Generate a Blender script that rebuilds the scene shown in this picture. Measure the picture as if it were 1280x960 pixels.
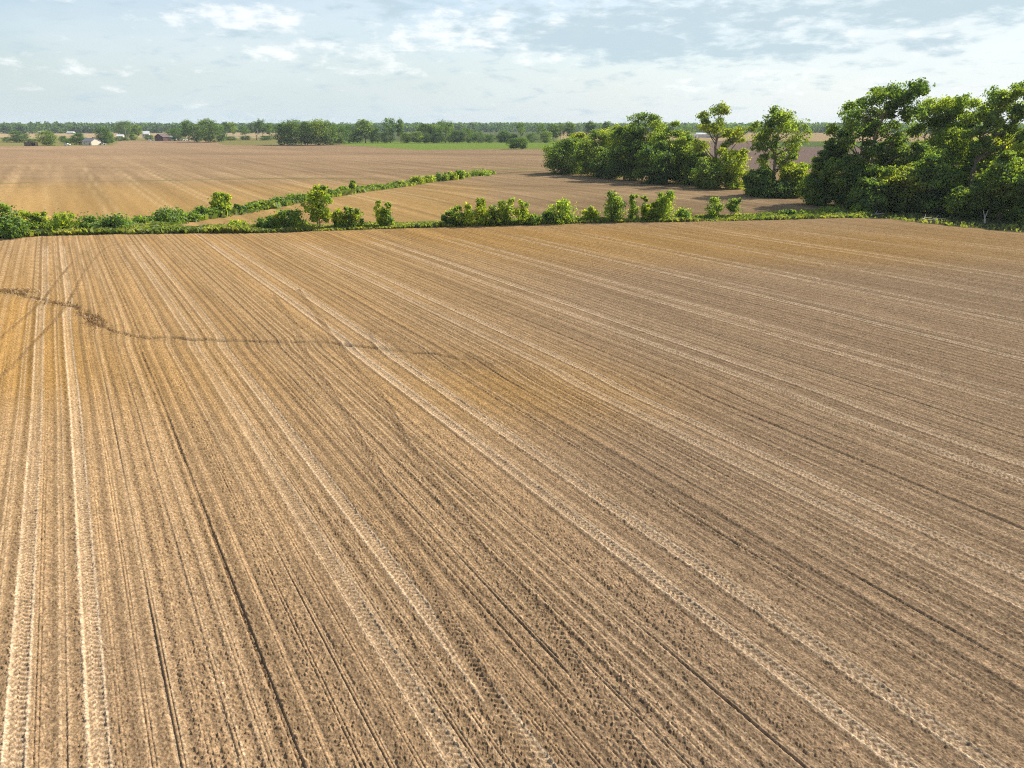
import bpy, math
import numpy as np
from mathutils import Vector

for o in list(bpy.data.objects):
    bpy.data.objects.remove(o)
scene = bpy.context.scene
C = scene.collection
R = math.radians

# ------------------------------------------------------------------ camera
CAM_H = 14.5                       # drone height in metres
FPX = 887.0                        # focal length in pixels of a 1280 wide picture
PITCH = math.atan(324 / FPX)       # horizon 324 px above the picture centre
cam_d = bpy.data.cameras.new('camera')
cam_d.sensor_width = 36
cam_d.lens = FPX / 1280 * 36
cam_d.clip_start = 0.5
cam_d.clip_end = 30000
cam = bpy.data.objects.new('camera', cam_d)
C.objects.link(cam)
cam.location = (0, 0, CAM_H)
cam.rotation_euler = (math.pi / 2 - PITCH, 0, 0)
scene.camera = cam

# ------------------------------------------------------------------ sun, exposure
SUN_AZ, SUN_EL = R(62), R(42)      # clockwise from straight ahead
sun_d = bpy.data.lights.new('sun', 'SUN')
sun_d.energy = 4.9
sun_d.angle = R(0.6)
sun_d.color = (1.0, 0.93, 0.82)
sun = bpy.data.objects.new('sun', sun_d)
C.objects.link(sun)
sdir = Vector((math.sin(SUN_AZ) * math.cos(SUN_EL), math.cos(SUN_AZ) * math.cos(SUN_EL), math.sin(SUN_EL)))
sun.rotation_euler = sdir.to_track_quat('Z', 'Y').to_euler()
sun.location = (60, 80, 90)
vs = scene.view_settings
vs.view_transform = 'Standard'
vs.look = 'None'
vs.gamma = 1
vs.use_curve_mapping = False
vs.exposure = 0.72
SKY_STRENGTH = 0.1
scene.cycles.volume_bounces = 0
scene.cycles.max_bounces = 6
scene.cycles.diffuse_bounces = 3
scene.cycles.transmission_bounces = 4
scene.cycles.transparent_max_bounces = 8
scene.cycles.use_denoising = False
scene.cycles.denoiser = 'OPENIMAGEDENOISE'
scene.cycles.denoising_input_passes = 'RGB_ALBEDO_NORMAL'
scene.cycles.denoising_prefilter = 'ACCURATE'
scene.cycles.sample_clamp_indirect = 4.0
scene.cycles.use_adaptive_sampling = False
scene.cycles.filter_width = 1.1


# ------------------------------------------------------------------ projection helpers (plain flat-earth surveying)
CT, ST = math.cos(PITCH), math.sin(PITCH)


def at(px, py):
    """ground point seen at a pixel of the 1280 x 960 photograph"""
    X = (px - 640) / FPX
    Y = (480 - py) / FPX
    d = np.array([X, CT + Y * ST, -ST + Y * CT])
    t = CAM_H / -d[2]
    return d[0] * t, d[1] * t


def azel(px, py):
    X = (px - 640) / FPX
    Y = (480 - py) / FPX
    d = np.array([X, CT + Y * ST, -ST + Y * CT])
    d /= np.linalg.norm(d)
    return math.atan2(d[0], d[1]), math.asin(d[2])


def to_px(x, y):
    """photograph pixel of ground points, for laying out the field boundaries"""
    yf = np.where(y < 2, 2.0, y)
    depth = yf * CT + CAM_H * ST
    up = yf * ST - CAM_H * CT
    return 640 + FPX * x / depth, 480 - FPX * up / depth


def m_per_px(px, py):
    x, y = at(px, py)
    return (y * CT + CAM_H * ST) / FPX


def height_for(px, base_y, top_y):
    x, y = at(px, base_y)
    Y = (480 - top_y) / FPX
    return CAM_H + y * (-ST + Y * CT) / (CT + Y * ST)


# ------------------------------------------------------------------ world: sky with clouds
world = bpy.data.worlds.new('World')
scene.world = world
world.use_nodes = True
wn, wl = world.node_tree.nodes, world.node_tree.links
wn.clear()


class NT:
    """small helper for math-heavy node trees"""

    def __init__(s, tree):
        s.t, s.n, s.l = tree, tree.nodes, tree.links

    def node(s, typ, **kw):
        nd = s.n.new(typ)
        for k, v in kw.items():
            setattr(nd, k, v)
        return nd

    def put(s, sock, v):
        if isinstance(v, bpy.types.NodeSocket):
            s.l.new(v, sock)
        else:
            sock.default_value = v

    def m(s, op, a, b=0.0, c=0.0, clamp=False):
        nd = s.node('ShaderNodeMath', operation=op, use_clamp=clamp)
        s.put(nd.inputs[0], a)
        s.put(nd.inputs[1], b)
        s.put(nd.inputs[2], c)
        return nd.outputs[0]

    def mix(s, f, a, b, mode='MIX'):
        nd = s.node('ShaderNodeMix', data_type='RGBA', blend_type=mode)
        s.put(nd.inputs[0], f)
        s.put(nd.inputs[6], a)
        s.put(nd.inputs[7], b)
        return nd.outputs[2]

    def noise(s, vec, scale, detail=2.0, rough=0.5, dist=0.0):
        nd = s.node('ShaderNodeTexNoise')
        s.put(nd.inputs['Vector'], vec)
        nd.inputs['Scale'].default_value = scale
        nd.inputs['Detail'].default_value = detail
        nd.inputs['Roughness'].default_value = rough
        nd.inputs['Distortion'].default_value = dist
        return nd.outputs['Fac']

    def step(s, v, lo, hi, a=0.0, b=1.0):
        nd = s.node('ShaderNodeMapRange', interpolation_type='SMOOTHSTEP')
        s.put(nd.inputs[0], v)
        nd.inputs[1].default_value = lo
        nd.inputs[2].default_value = hi
        nd.inputs[3].default_value = a
        nd.inputs[4].default_value = b
        return nd.outputs[0]

    def comb(s, x, y, z=0.0):
        nd = s.node('ShaderNodeCombineXYZ')
        s.put(nd.inputs[0], x)
        s.put(nd.inputs[1], y)
        s.put(nd.inputs[2], z)
        return nd.outputs[0]

    def sep(s, v):
        nd = s.node('ShaderNodeSeparateXYZ')
        s.put(nd.inputs[0], v)
        return nd.outputs


W = NT(world.node_tree)
sky = W.node('ShaderNodeTexSky', sky_type='NISHITA')
sky.sun_disc = False
sky.sun_elevation = SUN_EL
sky.sun_rotation = SUN_AZ
sky.air_density = 1.0
sky.dust_density = 1.5
sky.ozone_density = 2.0
tc = W.node('ShaderNodeTexCoord')
dx, dy, dz = W.sep(tc.outputs['Generated'])
az = W.m('ARCTAN2', dx, dy)
el = W.m('ARCSINE', dz)
skycol = W.node('ShaderNodeVectorMath', operation='SCALE')
wl.new(sky.outputs[0], skycol.inputs[0])
skycol.inputs[3].default_value = SKY_STRENGTH


def spots(lst):
    tot = None
    for (px, py, wx, wy, amp) in lst:
        a0, e0 = azel(px, py)
        a = W.m('MULTIPLY', W.m('SUBTRACT', az, a0), 887.0 / wx)
        e = W.m('MULTIPLY', W.m('SUBTRACT', el, e0), 887.0 / wy)
        q = W.m('ADD', W.m('MULTIPLY', a, a), W.m('MULTIPLY', e, e))
        g = W.m('MULTIPLY', W.m('EXPONENT', W.m('MULTIPLY', q, -1.0)), amp)
        tot = g if tot is None else W.m('ADD', tot, g)
    return tot


# thin veil that whitens the sky towards the sun
veil_n = W.noise(W.comb(W.m('MULTIPLY', az, 3.0), W.m('MULTIPLY', el, 9.0), 4.0), 1.6, 5, 0.55, 0.3)
veil = W.m('ADD', W.step(veil_n, 0.3, 0.75, 0.26, 0.54),
           spots([(1150, 90, 330, 150, 0.45), (420, 60, 260, 70, 0.15)]), clamp=True)
veil = W.m('MULTIPLY', veil, W.step(el, 0.2, 0.6, 1.0, 0.25))   # the veil is low, clearer overhead
c1 = W.mix(veil, skycol.outputs[0], (0.51, 0.565, 0.58, 1))
c1 = W.mix(W.step(el, 0.0, 0.10, 0.75, 0.0), c1, W.mix(W.step(az, -0.3, 0.6), (0.42, 0.50, 0.535, 1), (0.56, 0.585, 0.585, 1)))
# white cumulus
cp = W.comb(W.m('MULTIPLY', az, 16.0), W.m('MULTIPLY', el, 38.0), 1.3)
n1 = W.noise(cp, 1.5, 9, 0.6, 0.15)
b1 = spots([(262, 16, 62, 16, 0.22), (335, 27, 60, 10, 0.20), (355, 62, 42, 15, 0.20), (140, 88, 40, 9, 0.16), (10, 72, 26, 9, 0.14),
            (545, 40, 70, 20, 0.2), (470, 72, 60, 16, 0.18), (640, 40, 80, 25, 0.16), (720, 78, 40, 8, 0.12), (850, 104, 40, 9, 0.15),
            (960, 104, 50, 9, 0.14), (1170, 48, 30, 13, 0.2), (800, 20, 140, 30, 0.12), (1010, 45, 80, 30, 0.1), (190, 10, 20, 14, -0.05)])
m1 = W.step(W.m('ADD', n1, b1), 0.58, 0.82)
c2 = W.mix(W.m('MULTIPLY', m1, 0.68), c1, (0.68, 0.69, 0.68, 1))
# blue-grey cloud bases
cp2 = W.comb(W.m('MULTIPLY', az, 11.0), W.m('MULTIPLY', el, 38.0), 7.7)
n2 = W.noise(cp2, 2.2, 9, 0.6, 0.2)
b2 = spots([(690, 42, 80, 14, 0.14), (735, 52, 60, 9, 0.14), (810, 58, 50, 12, 0.18), (920, 18, 160, 26, 0.2), (760, 34, 120, 30, 0.14), (1000, 60, 70, 10, 0.1), (930, 66, 110, 10, 0.2),
            (480, 4, 45, 10, 0.24), (1200, 8, 110, 16, 0.28), (1175, 56, 26, 8, 0.22), (330, 40, 70, 6, 0.1), (590, 18, 30, 16, 0.1)])
m2 = W.step(W.m('ADD', n2, b2), 0.50, 0.80)
c3 = W.mix(W.m('MULTIPLY', m2, 0.85), c2, (0.325, 0.415, 0.465, 1))
bg = W.node('ShaderNodeBackground')
wl.new(c3, bg.inputs[0])
bg.inputs[1].default_value = 1.02
out = W.node('ShaderNodeOutputWorld')
wl.new(bg.outputs[0], out.inputs[0])


# ------------------------------------------------------------------ numpy noise
def vnoise(x, y, seed=0):
    xi, yi = np.floor(x), np.floor(y)
    fx, fy = (x - xi).astype(np.float32), (y - yi).astype(np.float32)
    fx = fx * fx * (3 - 2 * fx)
    fy = fy * fy * (3 - 2 * fy)
    xi = xi.astype(np.int64)
    yi = yi.astype(np.int64)

    def h(a, b):
        k = (a * 374761393 + b * 668265263 + seed * 1442695041) & 0x7FFFFFFF
        k = ((k ^ (k >> 13)) * 1274126177) & 0x7FFFFFFF
        return ((k ^ (k >> 16)) & 0xFFFFFF).astype(np.float32) / 16777215.0
    a, b, c, d = h(xi, yi), h(xi + 1, yi), h(xi, yi + 1), h(xi + 1, yi + 1)
    return (a + (b - a) * fx) * (1 - fy) + (c + (d - c) * fx) * fy


def fbm(x, y, seed=0, octs=4):
    s, a, t = 0, 0.5, 0
    for i in range(octs):
        s = s + a * vnoise(x * 2 ** i, y * 2 ** i, seed + i * 17)
        t += a
        a *= 0.5
    return s / t


def hash1(i, seed=0):
    i = i.astype(np.int64)
    k = (i * 374761393 + seed * 668265263 + 12345) & 0x7FFFFFFF
    k = ((k ^ (k >> 13)) * 1274126177) & 0x7FFFFFFF
    return ((k ^ (k >> 16)) & 0xFFFFFF).astype(np.float32) / 16777215.0


def sstep(x, a, b):
    t = np.clip((x - a) / (b - a), 0, 1)
    return t * t * (3 - 2 * t)


def seg_dist(x, y, pts):
    """distance, arc length and signed side to a polyline"""
    best = np.full(x.shape, 1e9, np.float32)
    arc = np.zeros(x.shape, np.float32)
    side = np.zeros(x.shape, np.float32)
    s0 = 0.0
    for (ax, ay), (bx, by) in zip(pts[:-1], pts[1:]):
        L = math.hypot(bx - ax, by - ay)
        tx, ty = (bx - ax) / L, (by - ay) / L
        t = np.clip((x - ax) * tx + (y - ay) * ty, 0, L)
        qx, qy = x - ax - t * tx, y - ay - t * ty
        d = np.hypot(qx, qy)
        sd = (x - ax) * ty - (y - ay) * tx
        m = d < best
        best[m] = d[m]
        arc[m] = (s0 + t)[m]
        side[m] = sd[m]
        s0 += L
    return best, arc, side


def smooth_line(pxs, n=6):
    P = np.array([at(*p) for p in pxs])
    if len(P) < 3:
        return [tuple(p) for p in P]
    res = []
    for i in range(len(P) - 1):
        p0, p1, p2, p3 = P[max(i - 1, 0)], P[i], P[i + 1], P[min(i + 2, len(P) - 1)]
        for k in range(n):
            t = k / n
            res.append(tuple(0.5 * (2 * p1 + (p2 - p0) * t + (2 * p0 - 5 * p1 + 4 * p2 - p3) * t * t + (3 * p1 - p0 - 3 * p2 + p3) * t ** 3)))
    res.append(tuple(P[-1]))
    return res


# ------------------------------------------------------------------ field layout
AZR = R(-31.5)                                    # bearing of the drilled rows
VX, VY = math.sin(AZR), math.cos(AZR)             # along the rows
NX, NY = VY, -VX                                  # across the rows
PASS = 9.15                                       # one drill pass
PASS0 = -2.3
ROW = 0.61
SWALE = smooth_line([(-140, 348), (-60, 356), (0, 364), (35, 372), (62, 379), (92, 384), (105, 394), (128, 409), (150, 419), (200, 423), (320, 428),
                     (400, 429), (480, 437), (545, 444), (620, 462), (690, 470)])
SWALE_LEN = float(sum(math.hypot(b[0] - a[0], b[1] - a[1]) for a, b in zip(SWALE[:-1], SWALE[1:])))
DIAG = smooth_line([(60, 285), (160, 281), (230, 274), (300, 265), (360, 255), (420, 246), (480, 237), (540, 227), (600, 220), (640, 217), (695, 214)])
THIN = smooth_line([(-200, 237), (0, 231), (100, 229), (200, 227), (300, 225), (400, 224), (500, 224.5), (560, 222)])
OBL1 = smooth_line([(340, 368), (367, 405), (380, 440), (397, 465), (427, 515), (475, 600), (523, 707), (560, 780), (607, 860), (657, 950), (690, 1010)])
OBL2 = smooth_line([(372, 362), (400, 400), (420, 430), (447, 465), (480, 502), (505, 550), (540, 600), (580, 657), (613, 707), (653, 743), (693, 793), (733, 860), (783, 927), (840, 1000)])
TOPL1 = smooth_line([(-60, 470), (0, 422), (50, 378), (75, 345), (100, 318), (128, 306)])
TOPL2 = smooth_line([(-60, 520), (0, 470), (40, 430), (80, 385), (105, 340), (130, 310), (150, 304)])

LOW_X = [-900, 0, 60, 150, 250, 330, 430, 520, 640, 760, 860, 960, 1060, 1110, 1180, 1280, 1400, 2200]
LOW_Y = [330, 297, 293, 291, 290, 290, 287, 284, 281, 277.5, 276, 274, 271.5, 273, 281, 290, 299, 350]
UP_X = [-900, 0, 150, 270, 330, 430, 640, 860, 960, 1010, 1060, 1100, 2200]
UP_Y = [312, 284, 283, 285, 284.5, 282, 277, 272.5, 269, 266, 258, 248, 230]


def relief(x, y):
    """gentle lie of the land"""
    r = np.hypot(x, y)
    z = 0.5 * (fbm(x / 55 + 3, y / 55 + 9, 5, 3) - 0.5) * sstep(r, 25, 60)
    z = z + 1.6 * (fbm(x / 190, y / 190, 11, 2) - 0.5) * sstep(r, 130, 260) * (1 - sstep(r, 700, 1200))
    cx, cy = at(650, 247)
    z = z + 0.9 * np.exp(-(((x - cx) / 42) ** 2 + ((y - cy) / 26) ** 2))
    return z


def zr(x, y):
    return float(relief(np.array([x], np.float64), np.array([y], np.float64))[0])


def blob(px, py, cx, cy, wx, wy):
    return np.exp(-(((px - cx) / wx) ** 2 + ((py - cy) / wy) ** 2))


def lerp3(a, b, f):
    return a + (np.asarray(b, np.float32) - a) * f[:, None]


def zones(px, py, x, y):
    low = np.interp(px, LOW_X, LOW_Y)
    up = np.interp(px, UP_X, UP_Y)
    wob = 3.2 * (vnoise(x / 3.0, y / 3.0, 77) - 0.5) + 2 * (vnoise(x / 9.0, y / 9.0, 78) - 0.5)
    near = sstep(py + wob * 0.6, low - 0.8, low + 0.8)
    strip = (1 - near) * sstep(py + wob * 0.6, up - 1, up + 1)
    return near, strip


def ground_colour(x, y, u, v, near, strip, px, py, track, damp_shade, weed):
    n = x.shape[0]
    col = np.empty((n, 3), np.float32)
    col[:] = (0.372, 0.242, 0.122)                                   # dry tan topsoil
    big = fbm(x / 22, y / 22, 31, 4)
    med = fbm(u / 1.8, v / 16, 32, 4)
    # greyer soil on the right rise, ochre subsoil where the field was cut
    grey = np.maximum(sstep(px + 90 * (big - 0.5), 420, 860) * sstep(py + 30 * (big - 0.5), 300, 350), 0.6 * sstep(py + 120 * (big - 0.5) + 0.15 * px, 560, 860))
    col = lerp3(col, (0.300, 0.205, 0.122), grey * 0.9)
    och = np.clip(blob(px, py, 15, 430, 90, 75) * 1.0 + blob(px, py, 620, 480, 130, 45) * 0.75 + blob(px, py, 1000, 308, 520, 26) * 0.8 + blob(px, py, 300, 360, 330, 60) * 0.45
                  + blob(px, py, 520, 292, 420, 13) * 0.6 + blob(px, py, 200, 470, 180, 60) * 0.45 + blob(px, py, 760, 500, 120, 40) * 0.35, 0, 1)
    och = np.clip(och * (0.75 + 0.8 * big), 0, 1)
    col = lerp3(col, (0.365, 0.210, 0.066), och * 0.9)
    col *= (0.86 + 0.28 * med)[:, None]
    col *= (0.88 + 0.24 * fbm(u / 0.5, v / 9, 35, 3))[:, None]
    rr_ = np.floor(u / ROW)
    tt = np.abs(u / ROW - rr_ - 0.5) * 2
    col *= (0.90 + 0.20 * vnoise(u / 0.11, v / 5, 17))[:, None]
    lines = fbm(v / 25, rr_ * 2.3, 14, 2)
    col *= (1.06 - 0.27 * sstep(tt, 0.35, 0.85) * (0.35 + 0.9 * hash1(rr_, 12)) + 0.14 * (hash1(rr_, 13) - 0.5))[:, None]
    pale = (1 - sstep(np.abs(tt - 0.32), 0.05, 0.16)) * sstep(hash1(rr_, 15) + 0.5 * lines, 0.55, 0.95)
    col = lerp3(col, (0.50, 0.36, 0.215), pale * 0.6)
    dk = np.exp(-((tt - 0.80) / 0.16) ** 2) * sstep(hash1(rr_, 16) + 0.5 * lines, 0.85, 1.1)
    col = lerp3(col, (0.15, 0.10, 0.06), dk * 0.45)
    col = lerp3(col, (0.64, 0.485, 0.315), np.clip(track * 1.1, 0, 1) * 0.92)   # pressed crust and chaff in the wheelings
    col = lerp3(col, (0.12, 0.082, 0.05), np.clip(damp_shade, 0, 1) * 0.8)     # moist soil, plus furrow shade painted dark
    col = lerp3(col, (0.17, 0.125, 0.06), np.clip(weed, 0, 1) * 0.6)
    # fields behind the strip
    far = 1 - np.clip(near + strip, 0, 1)
    fc = np.empty((n, 3), np.float32)
    fc[:] = (0.330, 0.222, 0.120)
    farpink = sstep(py, 182, 232)
    fc = lerp3(fc, (0.325, 0.218, 0.126), (1 - farpink) * 0.9)
    stripes = fbm(u / 14 + 0.02 * v, py * 0.23, 41, 4)
    bands = fbm(x / 300, py * 0.28, 42, 4)
    fc *= (0.56 + 0.26 * stripes + 0.42 * bands)[:, None]
    fc = lerp3(fc, (0.36, 0.225, 0.085), np.clip(sstep(py, 222, 238) * (1 - sstep(px, 560, 640)) * 0.75 + blob(px, py, 180, 262, 330, 16) * 0.3 + blob(px, py, 600, 262, 160, 22) * 0.1, 0, 1))
    fc = lerp3(fc, (0.58, 0.42, 0.22), np.clip(track, 0, 1) * 0.7)
    nr_ = 1 - sstep(np.hypot(x, y), 230, 420)
    fc *= (1 + (0.16 + 0.5 * nr_) * (fbm(u / 1.5, v / 60, 37, 3) - 0.5))[:, None]
    # right hand fields beyond the grove
    rf = sstep(px, 690, 705) * sstep(214 - py, 0, 4)
    fc = lerp3(fc, (0.215, 0.148, 0.120), rf * 0.95)
    g2 = rf * sstep(px, 940, 975) * sstep(184.5 - py, 0, 1.5)
    fc = lerp3(fc, (0.115, 0.165, 0.045), g2)
    g3 = rf * sstep(177.0 - py, 0, 1.2)
    fc = lerp3(fc, (0.43, 0.30, 0.15), g3)
    # green crop
    edge = np.interp(px, [380, 428, 520, 600, 694], [181.4, 181.4, 187.4, 187.2, 186.9])
    g1 = sstep(px, 418, 432) * (1 - sstep(px, 696, 700)) * sstep(edge - py, -0.4, 0.4)
    fc = lerp3(fc, (0.165, 0.235, 0.040), g1)
    # rough grass along the farmsteads
    e2 = np.interp(px, [-400, 0, 60, 140, 150, 200, 270, 278, 345, 352, 420], [182, 181.5, 181.6, 181.4, 176, 175.5, 176, 181.2, 181.6, 180, 180])
    g4 = (1 - sstep(px, 395, 425)) * sstep(e2 - py, -0.3, 0.3)
    fc = lerp3(fc, (0.20, 0.185, 0.065), g4)
    g5 = (1 - sstep(px, 420, 440)) * sstep(173.5 - py, 0, 1)
    fc = lerp3(fc, (0.37, 0.275, 0.15), g5 * (0.6 + 0.4 * sstep(vnoise(x / 160, y / 90, 91), 0.35, 0.5)))
    g6 = sstep(px, 420, 440) * (1 - sstep(px, 690, 700)) * sstep(178 - py, 0, 1)
    fc = lerp3(fc, (0.10, 0.12, 0.045), g6)
    g7 = sstep(162.5 - py, 0, 1.5)
    fc = lerp3(fc, (0.08, 0.10, 0.045), g7)
    # weeds along ditches
    d, a, s = seg_dist(x, y, DIAG)
    fade = 1 - sstep(px, 600, 640)
    wv = (1 - sstep(d + 1.6 * (vnoise(x / 2.5, y / 2.5, 51) - 0.5), 1.7, 2.6))
    fc = lerp3(fc, (0.075, 0.10, 0.028), wv * fade)
    fc = lerp3(fc, (0.16, 0.125, 0.06), wv * (1 - fade) * 0.8)
    d, a, s = seg_dist(x, y, THIN)
    w = np.interp(px, [-100, 30, 60, 110, 180, 400, 520], [1, 1, 0.15, 0.15, 1, 1, 0.0])
    fc = lerp3(fc, (0.15, 0.145, 0.045), (1 - sstep(d, 1.0, 3.0)) * w * 0.55)
    fc = lerp3(fc, (0.17, 0.18, 0.05), np.clip(blob(px, py, 648, 212.5, 28, 1.1) * 0.6, 0, 1))
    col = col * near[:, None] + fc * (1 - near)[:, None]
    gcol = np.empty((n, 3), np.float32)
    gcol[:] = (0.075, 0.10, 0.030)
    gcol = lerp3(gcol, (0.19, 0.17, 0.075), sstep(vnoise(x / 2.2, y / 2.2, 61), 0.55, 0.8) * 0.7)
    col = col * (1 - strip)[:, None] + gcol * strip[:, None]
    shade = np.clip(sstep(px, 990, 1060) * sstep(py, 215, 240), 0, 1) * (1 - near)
    col = lerp3(col, (0.055, 0.058, 0.028), shade * 0.85)             # leaf litter and brush, with shade painted dark under the grove
    return col


def field_detail(x, y):
    """height of rows, wheelings, clods plus masks"""
    r = np.hypot(x, y)
    u0 = x * NX + y * NY
    v = x * VX + y * VY
    u = u0 + 0.10 * (vnoise(v / 14, u0 * 0 + 3, 3) - 0.5) + 0.5 * (vnoise(v / 55, u0 / 70, 4) - 0.5)
    px, py = to_px(x, y)
    near, strip = zones(px, py, x, y)
    # soil across the swale is drilled separately: rows step sideways a little
    ds, arcs, sides = seg_dist(x, y, SWALE)
    u = u + 0.32 * sstep(sides, -1.5, 1.5) * sstep(-u, -45, -30)
    # rows
    ri = np.floor(u / ROW)
    t = u - (ri + 0.5) * ROW
    k1, k2, k3 = hash1(ri, 1), hash1(ri, 2), hash1(ri, 3)
    vary = vnoise(v / 5.0, ri * 3.7, 8)
    h = 0.016 * np.cos(2 * np.pi * t / ROW)
    slit = np.exp(-((np.abs(t + 0.03 * (k3 - 0.5)) - 0.048) / 0.018) ** 2)
    h = h - (0.018 + 0.03 * k1) * (0.45 + 0.9 * vary) * slit
    ti = np.mod(ri, 3) - 1
    fur = np.exp(-((t - 0.22 * (k2 - 0.5)) / 0.05) ** 2) * (k3 > 0.62)
    h = h - 0.05 * fur * (0.25 + vary)
    damp_shade = 0.35 * fur * vary + 0.22 * slit * k1
    damp_shade = damp_shade * (1 + 1.2 * sstep(r, 25, 70))  # furrow shade in the colour, stronger far off where relief shading weakens
    # passes
    pi_ = np.floor((u - PASS0) / PASS + 0.5)
    uc = u - PASS0 - pi_ * PASS
    track = np.zeros_like(h)
    chev_on = np.zeros_like(h)
    for sgn in (-1, 1):
        off = 0.875 + 0.06 * (hash1(pi_, 21 + sgn) - 0.5)
        s = uc - sgn * off
        str_ = 0.75 + 0.35 * hash1(pi_, 23 + sgn)
        str_ = str_ * (0.75 + 0.5 * vnoise(v / 22, pi_ * 5.1 + sgn, 24))
        body = 1 - sstep(np.abs(s), 0.16, 0.22)
        ridge = np.exp(-((np.abs(s) - 0.235) / 0.045) ** 2)
        ridge_l = np.exp(-((s + 0.29) / 0.06) ** 2)
        lug = np.sin(2 * np.pi * (v / 0.21 + np.abs(s) * 2.6 + 0.5 * (s > 0) + 0.5 * vnoise(v / 0.8, pi_ * 3.7 + sgn, 29)))
        h = h * (1 - body * 0.75) + str_ * (-0.026 * body + 0.022 * ridge * (0.4 + 0.9 * vnoise(v / 2.5, pi_ * 2.9 + sgn, 38)) + 0.030 * body * sstep(lug, -0.2, 0.5) * (0.35 + 1.1 * vnoise(v / 1.7, s / 0.25 + pi_ * 3, 28)))
        dusty = fbm(v / 3.5, s / 0.4 + pi_ * 7, 26, 3)
        track = np.maximum(track, str_ * (0.9 * ridge * (0.35 + dusty) + 0.5 * body * sstep(lug, -0.3, 0.5) * (0.3 + dusty)))
        chev_on = np.maximum(chev_on, body)
    headl = sstep(py - np.interp(px, LOW_X, LOW_Y), 8, 20)
    track = track * (0.15 + 0.85 * headl)
    # seams between passes: two open furrows
    us = u - PASS0 - (np.floor((u - PASS0) / PASS) + 0.5) * PASS
    pj = np.floor((u - PASS0) / PASS)
    for o_, amp in ((-0.42, 1.0), (0.42, 0.9), (1.15, 0.55)):
        g = np.exp(-((us - o_ - 0.1 * (hash1(pj, 30) - 0.5)) / 0.062) ** 2)
        e = np.exp(-((us - o_ - 0.16) / 0.07) ** 2) + np.exp(-((us - o_ + 0.16) / 0.07) ** 2)
        kk = amp * (0.35 + 0.9 * vnoise(v / 18, pj * 4.3 + o_ * 9, 31)) * (0.5 + 0.6 * hash1(pj, 33))
        h = h - 0.055 * g * kk + 0.02 * e * kk
        damp_shade = np.maximum(damp_shade, 0.6 * g * kk)  # furrow shade painted along the seams
    # later wheelings crossing the rows
    for P, tone in ((OBL1, -1), (OBL2, -1), (TOPL1, -2), (TOPL2, -2)):
        d, a, s = seg_dist(x, y, P)
        d = np.abs(d)
        wv = 0.19 if tone == -1 else 0.10
        body = 1 - sstep(d, wv, wv + 0.07)
        lug = np.sin(2 * np.pi * (a / 0.21 - d * 2.6 + 0.5 * (s > 0)))
        fade = 0.45 + 0.75 * vnoise(a / 9, a * 0 + 1, 36)
        h = h * (1 - 0.8 * body) + body * (-0.03 + 0.046 * sstep(lug, -0.3, 0.4)) * fade
        ridge = np.exp(-((d - 0.29) / 0.05) ** 2)
        h = h + 0.02 * ridge * fade
        damp_shade = np.maximum(damp_shade * (1 - 0.6 * body), (0.34 if tone == -1 else 0.45) * body * fade)
        track = track * (1 - body)
    # swale: shallow cut bank with weeds
    wgt = np.interp(arcs, np.array([0, 0.6, 0.86, 0.95]) * SWALE_LEN, [1, 1.0, 0.9, 0.0])
    wob = 0.5 * (vnoise(x / 1.1, y / 1.1, 44) - 0.5)
    cut = np.exp(-((sides + 0.25 + wob) / 0.22) ** 2) * (ds < 4) * (0.35 + 0.9 * vnoise(x / 0.9, y / 0.9, 45))
    h = h - 0.15 * cut * wgt
    weed = np.exp(-((sides + wob) / 0.5) ** 2) * (ds < 4) * wgt * 0.3
    damp_shade = np.maximum(damp_shade, 0.55 * cut * wgt)
    for (bx, by, wx, wy, am) in ((20, 365, 26, 3.5, 0.8), (82, 383, 22, 3, 0.3), (117, 401, 9, 6, 0.9)):
        weed = np.maximum(weed, am * blob(px, py, bx, by, wx, wy) * (0.5 + vnoise(x / 0.7, y / 0.7, 46)))
    wet = (0.5 * blob(px, py, 470, 425, 40, 14) + 0.5 * blob(px, py, 590, 455, 50, 12) + 0.4 * blob(px, py, 400, 428, 30, 10))
    damp_shade = np.maximum(damp_shade, wet * sstep(vnoise(u / 0.2, v / 0.9, 47), 0.45, 0.65))
    # clods, rougher between the rows
    rough = (0.5 + 0.5 * np.clip(np.abs(t) / 0.25, 0, 1)) * (1 - 0.55 * np.clip(chev_on, 0, 1)) * (0.6 + 0.8 * hash1(ri, 9))
    rough = rough * (1 - 0.5 * np.clip(chev_on, 0, 1))
    rough = rough * (0.7 + 0.6 * fbm(x / 4, y / 4, 55, 2))
    c = 0.5 * vnoise(u / 0.07, v / 0.08, 56) + 0.5 * vnoise(u / 0.04, v / 0.045, 57)
    lump = sstep(c, 0.50, 0.80)
    big_c = sstep(vnoise(u / 0.12, v / 0.13, 58), 0.84, 0.97)
    h = h + rough * (0.038 * lump + 0.012 * c + 0.014 * big_c)
    h = h * near * (1 - sstep(r, 118, 132))
    return h, u, v, px, py, near, strip, track, damp_shade, weed


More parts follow.
